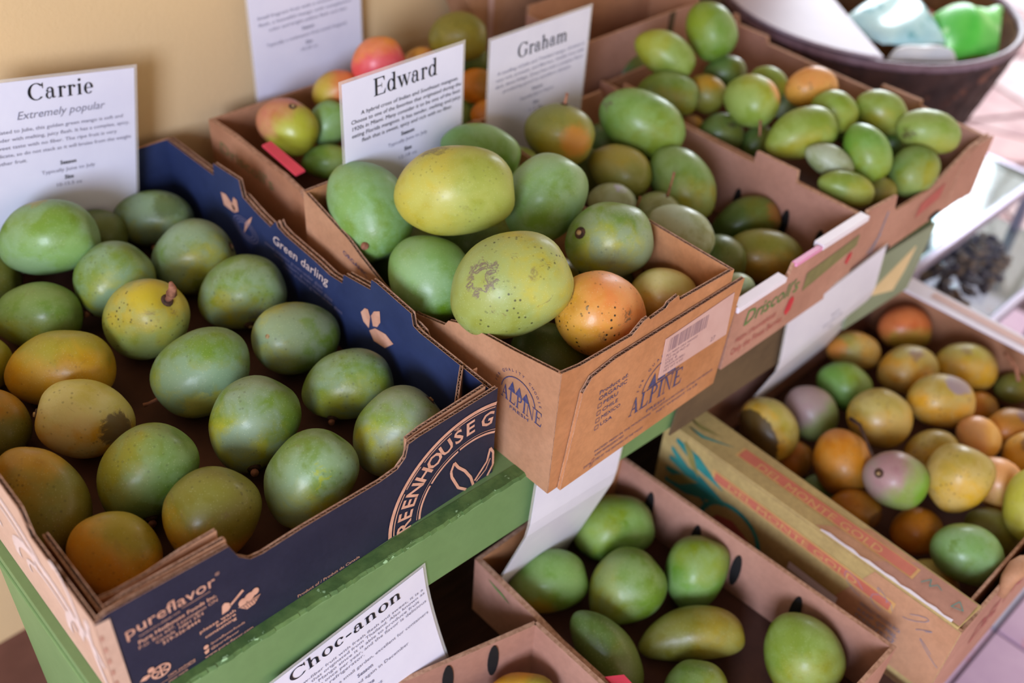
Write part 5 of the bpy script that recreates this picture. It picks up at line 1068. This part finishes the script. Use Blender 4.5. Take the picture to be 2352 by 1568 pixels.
# key: (preset, image direction of second colour, frontness, shape bend, stem kind, optional bruise (direction deg, frontness, cos size, colour), label)
# stem kind: 0 none, 1 scar, 2 short stub, 3 long peduncle
DET = {
'b1': ('mint', 100, .5, .10, 0, (100, .35, .93, (150, 140, 40)), 'biggest pale green mango, top left of the navy tray below the Carrie sign'),
'b2': ('dark', 0, .5, 0, 0, None, 'shaded green mango mostly hidden behind the biggest one in the navy tray'),
'b3': ('bloom', -90, .3, .04, 2, (30, .65, .90, (92, 112, 66)), 'bluish green mango at the back of the navy tray with a dark round bruise'),
'b4': ('bloom', -50, .3, .05, 1, (-60, .45, .93, (120, 130, 26)), 'bluish green mango with an olive crease, second from the back by the navy wall'),
'b5': ('bloom', -60, .3, .05, 2, None, 'bluish green mango between the biggest one and the stemmed one in the navy tray'),
'b6': ('ygreen', 70, .6, 0, 4, (60, .75, .86, (190, 172, 40)), 'round yellow topped mango with a brown peduncle in the navy tray'),
'b7': ('bloom', -90, .2, .06, 1, (-50, .55, .95, (118, 126, 110)), 'bluish green mango by the navy wall, third from the back'),
'b8': ('bloom', 170, .4, .04, 1, (150, .35, .97, (190, 190, 40)), 'shiny green mango showing its round stem scar beside the leaf print'),
'b9': ('bloom', -80, .4, .05, 3, (-80, .55, .90, (176, 180, 92)), 'large bluish green mango in the middle with a reddish peduncle on bare cardboard'),
'b10': ('green', -100, .3, .05, 0, None, 'dull green mango at the left edge below the biggest mango'),
'b11': ('gold', 80, .1, .05, 0, None, 'large golden orange mango at the left of the navy tray'),
'b12': ('bloom', -110, .4, .08, 2, None, 'wrinkled green mango with a small bright glint, centre of the navy tray'),
'b13': ('bloom', -90, .4, .05, 2, None, 'bluish green mango by the navy wall, second from the front'),
'b14': ('bloom', -100, .4, .05, 1, (-40, .6, .93, (124, 116, 84)), 'green mango with a brown scar in the front right corner of the navy tray'),
'b15': ('cream', -90, .2, 0, 1, (-15, .35, .88, (92, 74, 56)), 'cream and yellow mango with a dark rotten patch in the navy tray'),
'b16': ('green', 150, .5, .08, 2, None, 'deep green mango with an olive streak, behind the two front mangoes'),
'b17': ('bloom', -100, .1, .08, 0, (20, .9, .985, (150, 160, 20)), 'green mango turning yellow below, against the low front edge of the navy tray'),
'b18': ('olivegold', -120, .1, .07, 0, None, 'speckled green gold mango behind the notch of the navy front panel'),
'b19': ('gold', 60, .0, .05, 0, None, 'small golden mango in the front left corner of the navy tray'),
'b20': ('olivegold', 130, .3, .08, 0, (200, .4, .94, (54, 44, 20)), 'dark gold and green mango against the tan side of the navy tray'),
'b21': ('olivegold', 90, .2, .05, 0, None, 'yellow green mango cut by the left edge of the frame'),
'b22': ('dark', 0, .3, 0, 0, None, 'dark green mango behind the dull one, cut by the left edge of the frame'),
'b23': ('gold', 0, .3, 0, 0, None, 'orange mango almost wholly out of frame at the left'),
'a1': ('mint', -60, .3, .12, 4, None, 'bluish mint mango with a cut stem at the back left of the kraft box'),
'a2': ('yellow', 0, .1, .05, 0, (115, .45, .955, (116, 112, 66)), 'large yellow mango lying on top of the heap in the kraft box'),
'a3': ('mint', -90, .4, .08, 0, None, 'smooth green mango at the back of the heap below the Edward sign'),
'a4': ('mint', -60, .6, .06, 5, None, 'glossy green mango with a pointed tip in the kraft box'),
'a5': ('bloom', -80, .5, .03, 6, (-10, .93, .996, (106, 140, 46)), 'round bluish green mango with a crease line from its dark stem scar'),
'a6': ('mint', -60, .3, .10, 0, None, 'plain mint green mango low against the left side of the kraft box'),
'a7': ('ygreen', 30, .2, .05, 0, (165, .86, .945, (104, 80, 84)), 'very large yellow green mango with a purplish brown scar in front'),
'a8': ('orange', 30, .3, .02, 6, None, 'orange speckled mango with a dark stem scar at the front of the kraft box'),
'a9': ('pale', -120, .3, .05, 0, None, 'pale yellow mango behind the orange speckled one in the kraft box'),
'a10': ('dark', 60, .3, .05, 0, None, 'dark green mango deep in the front corner of the kraft box'),
'a11': ('gold', 0, .3, .05, 0, None, 'sliver of a yellow mango behind the scarred one'),
'a12': ('dark', 0, .3, .05, 0, None, 'dark green mango under the bluish mint one by the dipped side of the kraft box'),
'a13': ('dark', 0, .3, .05, 0, None, 'shaded mango beneath the large yellow one in the kraft box'),
'a14': ('dark', 0, .3, .05, 0, None, 'shaded mango below the creased bluish one in the kraft box'),
'a15': ('green', 0, .3, .05, 0, None, 'edge of a green mango under the smooth one below the Edward sign'),
'a16': ('dark', 0, .3, .05, 0, None, 'shaded mango beneath the scarred yellow green one'),
'a17': ('dark', 0, .3, .05, 0, None, 'shaded mango beneath the orange speckled one'),
'r1': ('redgr', 140, .2, .06, 6, None, 'yellow and rose mango in the left corner of the tray against the wall'),
'r2': ('mint', 90, .3, .05, 0, None, 'small green mango beside the yellow and rose one'),
'r3': ('grass', 0, .3, .05, 0, None, 'small bright green mango low behind the Edward sign'),
'r4': ('blush', 180, .3, .05, 0, None, 'orange red mango under the pink one, left of the Edward sign'),
'r5': ('pink', 110, .2, .05, 0, None, 'vivid pink mango above the left corner of the Edward sign'),
'r6': ('orange', 0, .3, .05, 0, None, 'top of an orange mango right of the vivid pink one'),
'r7': ('olive', -90, .3, .05, 0, None, 'large olive green mango highest in the tray against the wall'),
'r8': ('amber', 0, .3, .05, 0, None, 'orange mango between the Edward and Graham signs'),
'r9': ('amber', 0, .3, .05, 0, None, 'lower orange mango at the left edge of the Graham sign'),
'r10': ('grass', 0, .3, .05, 0, None, 'small green mango at the right edge of the Edward sign'),
'r11': ('dark', 0, .3, .05, 0, None, 'dark green mango just below the large olive one'),
'r12': ('olive', 0, .3, .05, 0, None, 'mango hidden behind the left part of the Edward sign'),
'r13': ('olive', 0, .3, .05, 0, None, 'mango hidden behind the right part of the Edward sign'),
'r14': ('olive', 0, .3, .05, 0, None, 'mango supporting the large olive one'),
'd1': ('olive', -60, .7, .03, 7, (-40, .8, .80, (206, 136, 52)), 'olive and orange mango with a stem, in front of the Graham sign'),
'd2': ('grass', -80, .6, .06, 0, (150, .3, .975, (96, 90, 60)), 'large bright green mango on top of the third tray'),
'd3': ('olive', 90, .5, .10, 0, None, 'olive yellow mango under the large bright green one'),
'd4': ('green', -90, .4, .08, 0, None, 'long dark green mango standing against the wall of the third tray'),
'd5': ('grey', -60, .4, .05, 3, (60, .6, .93, (170, 172, 206)), 'small greyish mango with a thin stem beside the kraft box corner'),
'd6': ('grey', 0, .5, .05, 7, None, 'small greyish mango with an upright reddish stem'),
'd7': ('grey', -90, .2, .05, 0, None, 'pale grey green mango partly behind the kraft box wall'),
'd8': ('dark', 20, .4, .08, 0, (15, .4, .90, (150, 96, 40)), 'dark green and brown mango by the vent slots of the third tray'),
'd9': ('olivegold', -100, .4, .06, 0, None, 'large olive yellow mango at the front of the third tray'),
'd10': ('grey', -90, .1, .05, 0, None, 'pale bluish mango tip beside the white rim flap'),
'd11': ('dark', 0, .3, .05, 0, None, 'dark mango between the orange olive and the bright green one'),
'd12': ('dark', 0, .3, .05, 0, None, 'dark mango under the pale grey green one'),
'd13': ('dark', 0, .3, .05, 0, None, 'dark mango under the olive and orange one'),
'u1': ('grass', 180, .3, .06, 0, None, 'green mango standing highest at the back of the fourth tray'),
'u2': ('lime', 150, .4, .08, 0, None, 'yellow green mango second from the back of the fourth tray'),
'u3': ('green', -90, .4, .06, 1, None, 'green oval mango with a dark spot on the left of the fourth tray'),
'u4': ('dark', 0, .3, .05, 0, None, 'shaded mango at the back left corner of the fourth tray'),
'u5': ('olivegold', 90, .3, .05, 0, None, 'olive orange mango right of the green oval one'),
'u6': ('dark', 0, .3, .05, 0, None, 'dark mango below the highest one in the fourth tray'),
'u7': ('lime', 30, .5, .04, 7, (20, .45, .80, (214, 146, 84)), 'green mango with an orange cheek and a hanging stem'),
'u8': ('lime', -90, .3, .05, 0, None, 'yellowish mango between the orange cheeked and the orange one'),
'u9': ('orange', 90, .2, .05, 1, None, 'bright orange mango in the fourth tray'),
'u10': ('dark', 0, .5, .05, 0, (40, .9, .97, (50, 34, 26)), 'dark olive mango with two brown spots by the fourth tray wall'),
'u11': ('dark', 0, .3, .05, 0, None, 'small dark mango under the hanging stem'),
'u12': ('lime', -90, .4, .08, 0, None, 'large pear shaped green mango in the middle of the fourth tray'),
'u13': ('lime', -90, .3, .05, 1, None, 'green mango just below the bright orange one'),
'u14': ('lime', -90, .3, .05, 0, None, 'green mango at the right rear, beside the raised flap'),
'u15': ('lime', -90, -.2, .04, 0, (190, .4, .96, (80, 70, 40)), 'yellow green mango at the far right corner of the fourth tray'),
'u16': ('grass', -90, .5, .03, 0, None, 'upright smooth green mango near the front of the fourth tray'),
'u17': ('grey', -60, .6, .05, 0, None, 'small dull striped mango left of the upright smooth one'),
'u18': ('green', -80, .6, .05, 1, None, 'green mango with a grey top in the front right corner of the fourth tray'),
'u19': ('lime', -30, .3, .05, 0, None, 'light green mango at the front left of the fourth tray'),
'u20': ('olive', 0, .3, .05, 0, None, 'sliver of a yellowish mango behind the front flap of the fourth tray'),
'u21': ('grey', 0, .3, .05, 0, None, 'pale glint of a mango left of the bright orange one'),
'u22': ('salmon', 0, .3, .05, 0, None, 'small peach coloured mango tip on the left wall of the fourth tray'),
'u23': ('dark', 0, .3, .05, 0, None, 'shaded mango under the far right ones of the fourth tray'),
'u24': ('dark', 0, .3, .05, 0, None, 'shaded mango under the green one by the raised flap'),
'y1': ('blush', -90, .2, .05, 0, None, 'coral red mango at the back of the pineapple carton'),
'y2': ('ripe', 180, .3, .08, 0, (170, .4, .80, (222, 136, 54)), 'orange and yellow mango beside the white sheet in the carton'),
'y3': ('ripe', 60, .3, .05, 0, (80, .75, .95, (130, 100, 90)), 'golden mango with a dark blotch below the coral red one'),
'y4': ('ripe', 90, .1, .06, 0, (110, .7, .965, (136, 112, 80)), 'bright yellow mango by the white rimmed wall of the carton'),
'y5': ('grass', 30, .3, .08, 0, None, 'solid green mango in the upper left of the pineapple carton'),
'y6': ('mauve', 130, .3, .06, 0, None, 'mauve topped green mango left of the solid green one'),
'y7': ('ripe', 40, .3, .06, 0, (205, .45, .42, (42, 32, 22)), 'half rotten black and yellow mango at the left corner of the carton'),
'y8': ('ripe', 90, .2, .03, 1, None, 'large yellow mango with a pale green shoulder, centre of the carton'),
'y9': ('ripe', 90, .2, .04, 0, (60, .60, .86, (146, 128, 140)), 'large yellow mango with purple grey blotches'),
'y10': ('amber', -60, .3, .05, 1, None, 'deep orange mango with a long dark stem over it'),
'y11': ('mauve', 150, .2, .04, 6, (-20, .45, .72, (110, 158, 40)), 'mauve and bright green mango in the middle of the carton'),
'y12': ('ripe', 90, .3, .05, 0, None, 'yellow mango partly behind the large yellow beaked one'),
'y13': ('ripe', 90, .3, .09, 1, None, 'large dull yellow mango with a beak, front of the heap'),
'y14': ('salmon', 0, .3, .05, 0, None, 'small peach coloured mango above the beaked one'),
'y15': ('amber', 90, .3, .05, 0, (60, .6, .90, (120, 90, 90)), 'orange mango with a grey blotch near the right edge'),
'y16': ('ripe', 0, .3, .05, 0, (90, .8, .85, (130, 96, 60)), 'brown freckled mango cut by the right edge of the frame'),
'y17': ('salmon', -60, .3, .05, 0, (-60, .5, .75, (226, 128, 60)), 'pale peach and orange mango right of the beaked one'),
'y18': ('yellow', 0, .3, .03, 0, None, 'tall yellow mango cut by the right edge of the frame'),
'y19': ('amber', 0, .4, .05, 0, (-30, .5, .88, (90, 50, 20)), 'small orange mango in front of the deep orange one'),
'y20': ('amber', 0, .3, .02, 0, None, 'shaded orange mango at the front of the carton'),
'y21': ('mint', -90, .3, .05, 1, (150, .7, .965, (96, 132, 50)), 'light green mango in the front corner of the carton'),
'y22': ('olive', 0, .3, .05, 0, None, 'glossy dark olive mango behind the light green one'),
'y23': ('pale', 0, .3, .05, 0, None, 'pale yellow mango low at the front rim of the carton'),
'y24': ('amber', 0, .3, .05, 0, None, 'shaded orange mango below the half rotten one'),
'y25': ('mint', 0, .3, .05, 0, None, 'sliver of a green mango at the long printed side of the carton'),
'y26': ('olive', 0, .3, .05, 0, None, 'dark olive mango at the right edge by the carton wall'),
'y27': ('amber', 0, .3, .05, 0, None, 'shaded brownish mango under the purple blotched one'),
'g1': ('grass', 150, .4, .08, 0, None, 'bright green mango at the back of the green mango tray below the blank sheet'),
'g2': ('grass', -110, .3, .06, 0, (-110, .45, .72, (168, 140, 24)), 'green mango turning yellow, left corner of the green mango tray'),
'g3': ('green', 190, .4, .05, 0, None, 'greyish green mango in the middle of the green mango tray'),
'g4': ('grass', 80, .3, .10, 0, None, 'pear shaped green mango beside a vent slot'),
'g5': ('olive', 0, .3, .22, 0, None, 'long kidney shaped pale olive mango'),
'g6': ('dark', 0, .3, .10, 0, None, 'long curved dark green mango at the left wall of the lower tray'),
'g7': ('lime', -80, .5, .08, 3, None, 'pale green yellow mango with a thin stem, bottom right'),
'g8': ('green', 0, .4, .04, 0, None, 'green mango cut by the bottom edge of the frame'),
'l1': ('gold', 0, .3, .04, 0, None, 'orange mango at the very bottom in the half seen tray'),
}
GRP = {'b': 'mangoes in the navy tray', 'a': 'mangoes in the tall kraft box', 'r': 'mangoes in the tray against the wall', 'd': 'mangoes in the third tray', 'u': 'mangoes in the fourth tray', 'y': 'mangoes in the pineapple carton', 'g': 'mangoes in the green mango tray', 'l': 'mangoes in the half seen tray'}

def view_dir(a, f):
    a = R(a); v = right * math.cos(a) - down * math.sin(a); k = math.sqrt(max(0, 1 - f * f))
    return v * k - fwd * f

def mango(key):
    c, ax, th, (Ln, Wd, Tk) = FRUIT[key]
    pre, ang, fr, bend, stem, bru, label = DET[key]
    far = key[0] in 'rudyl'
    NA, NB = (24, 16) if far else (44, 30)
    c = Vector(c); ax = Vector(ax).normalized(); th = Vector(th); th = (th - ax * th.dot(ax)).normalized(); wv = th.cross(ax).normalized()
    rm = Matrix((ax, wv, th)).transposed()
    rs = random.Random(key)
    s1, s2, s3 = rs.uniform(-.05, .05), rs.uniform(0, 6), rs.uniform(.04, .08)
    pear = .24 if key in ('g4', 'g7', 'g3', 'd3', 'd8', 'y13', 'g5', 'u12') else rs.uniform(.09, .17)
    vs, fs = [], []
    def pt(u, v):
        t_ = math.pi * u; x = math.cos(t_); r = math.sin(t_) ** .94
        r *= 1 + pear * x + .03 * math.cos(3 * t_)                 # fuller towards the stem
        if x < -.75: r *= 1 + (x + .75) * .25
        yy = r * math.cos(v); zz = r * math.sin(v)
        yy *= 1 + .05 * yy * s1 * 8
        dimp = .05 * math.exp(-((1 - x) / .02))                    # hollow around the stem
        x2 = x - dimp
        yy += bend * 1.35 * (x * x - .45) + .03 * math.exp(-((x + .86) ** 2 / .01)) * (1 if math.cos(v) > 0 else 0)
        k = 1 + s3 * noise.noise(Vector((x * 1.3 + s2, yy * 1.3, zz * 1.3)))
        return Vector((x2 * Ln / 2, yy * Wd / 2 * k, zz * Tk / 2 * k))
    vs.append(pt(0, 0))
    for i in range(1, NB):
        for j in range(NA): vs.append(pt(i / NB, 2 * math.pi * j / NA))
    vs.append(pt(1, 0))
    for j in range(NA): fs.append((0, 1 + j, 1 + (j + 1) % NA))
    for i in range(NB - 2):
        for j in range(NA):
            a = 1 + i * NA + j; b2 = 1 + i * NA + (j + 1) % NA; fs.append((a, a + NA, b2 + NA, b2))
    for j in range(NA): fs.append((len(vs) - 1, 1 + (NB - 2) * NA + (j + 1) % NA, 1 + (NB - 2) * NA + j))
    me = bpy.data.meshes.new('mango'); me.from_pydata(vs, [], fs); me.materials.append(M['mango'])
    for p in me.polygons: p.use_smooth = True
    o = bpy.data.objects.new('mango', me); C.objects.link(o); o.location = c; o.rotation_euler = rm.to_euler()
    A, B, CC, thr, blm, spk = PRE[pre]
    jit = lambda col: [max(0.0, v * rs.uniform(.93, 1.07)) for v in lin(col)]
    o['ca'] = jit(A); o['cb'] = jit(B); o['cc'] = jit(CC)
    inv = rm.transposed()
    o['bd'] = list(inv @ view_dir(ang, fr)); o['prm'] = [thr, blm, spk]
    o['sd'] = [rs.uniform(-5, 5) for _ in range(3)]
    o['blw'] = [.05, 2.0, 0.0] if not bru else ([max(.05, (1 - bru[2]) * .9) if key in ('d1', 'u7', 'y2', 'y5', 'y11', 'y17', 'g2', 'd8', 'b6', 'b9', 'b17') else .06, 2.0, 0.0] if key != 'a7' else [.03, .030, 0.0])
    if bru:
        a, f, cs, col = bru; o['bl'] = list((inv @ view_dir(a, f)).normalized() * cs); o['blc'] = list(lin(col))
    else: o['bl'] = [0.0, 0.0, 1.6]; o['blc'] = [0.1, 0.1, 0.05]
    tag(o, label, 'mango', GRP[key[0]])
    tip = pt(0, 0); X = Vector((1, 0, 0))
    def sub(mb, name, mats, lab=None):
        me2 = bpy.data.meshes.new(name); me2.from_pydata([tuple(v) for v in mb.v], [], mb.f)
        for m_ in mats: me2.materials.append(m_)
        for p, i in zip(me2.polygons, mb.m): p.material_index = i; p.use_smooth = True
        q = bpy.data.objects.new(name, me2); C.objects.link(q); q.parent = o
        if lab: q['label'] = lab
        return q
    r0 = Wd * .045
    if stem:
        # surface point and normal where the stem sits; kinds 4-7 sit on the side that faces the camera
        SD = {'b3', 'b5', 'b7', 'b8', 'b12', 'b13', 'b15', 'b16'}
        if stem in (4, 5, 6, 7) or key in SD:
            d = {'b3': (-80, .25), 'b5': (-125, .2), 'b7': (-70, .3), 'b8': (178, .88), 'b12': (-85, .3), 'b13': (-112, .25), 'b15': (172, .5), 'b16': (-80, .2), 'b17': (-90, .1), ('b6'): (32, .62), 'a1': (-88, .55), 'a4': (50, .3), 'a5': (170, .62), 'a8': (165, .93), 'r1': (60, .7), 'd1': (80, .35), 'd6': (60, .55), 'u7': (-75, .55), 'y11': (160, .6)}[key]
            dv = (inv @ view_dir(*d)).normalized()
        else: dv = X
        if dv is X: base = tip; nn = X
        else:
            k = 1 / math.sqrt((dv.x / (Ln / 2)) ** 2 + (dv.y / (Wd / 2)) ** 2 + (dv.z / (Tk / 2)) ** 2); base = dv * k * .985
            nn = Vector((base.x / (Ln / 2) ** 2, base.y / (Wd / 2) ** 2, base.z / (Tk / 2) ** 2)).normalized()
        upl = (inv @ Vector((0, 0, 1)))
        mb = MB(); mb.tube([base - nn * .003, base + nn * .0006, base + nn * .0014], [r0 * 1.9, r0 * 1.7, r0 * .9], 12)
        sub(mb, 'stem_scar', [M['stem_dark']])
        if stem in (1, 6):
            mb = MB(); mb.tube([base + nn * .0008, base + nn * .003], [r0 * .8, r0 * .7], 10); sub(mb, 'stem_stub', [M['stem_tan']])
        elif stem in (2, 4):
            mb = MB(); ln_ = .012 if key == 'b6' else .006
            side = nn.cross(upl).normalized()
            mb.tube([base, base + nn * ln_ * .5, base + nn * ln_ + upl * .003], [r0 * .9, r0 * .9, r0 * 1.1 if key != 'b6' else r0 * 1.5], 10)
            if key == 'b6': mb.tube([base + nn * ln_ + upl * .002, base + nn * (ln_ + .005) + upl * .008, base + nn * (ln_ + .003) + upl * .018], [r0 * 1.5, r0 * 1.1, r0 * .5], 8)
            sub(mb, 'stem_stub', [M['stem']])
        elif stem in (3, 7):
            mb = MB(); g = nn * .7 + upl * (.2 if key not in ('u7',) else -.9)
            L_ = {'b9': .022, 'd5': .028, 'd6': .040, 'd1': .016, 'u7': .026, 'g7': .035}.get(key, .02)
            if key == 'd6': g = nn * .35 + upl
            if key == 'd5': g = nn * .2 + upl
            g.normalize(); mb.tube([base - nn * .001, base + g * L_ * .35, base + g * L_ * .7 + nn * .001, base + g * L_], [r0 * .8, r0 * .5, r0 * .45, r0 * .65], 8)
            sub(mb, 'peduncle', [M['stem']])
    return o
OBJ = {k: mango(k) for k in FRUIT}
# long dark stem lying across the deep orange mango, and a twig by the yellow one
for pk, pts, lab, mt in (('y10', [(1.190, .425, .548), (1.180, .405, .556), (1.155, .378, .558), (1.135, .350, .552), (1.128, .335, .545)], 'thin dark stem', 'stem_dark'),
                         ('y4', [(1.50, .30, .530), (1.515, .315, .540), (1.522, .335, .545), (1.535, .345, .540), (1.54, .33, .53)], 'knobbly brown twig end', 'stem')):
    mb = MB(); mb.tube(pts, [.0035, .0028, .0022, .0028, .004], 8); o = mb.build('peduncle', [M[mt]], None, smooth=True)
    p = OBJ[pk]; mw = Matrix.LocRotScale(p.location, p.rotation_euler, None); o.parent = p; o.matrix_parent_inverse = mw.inverted(); o['label'] = lab
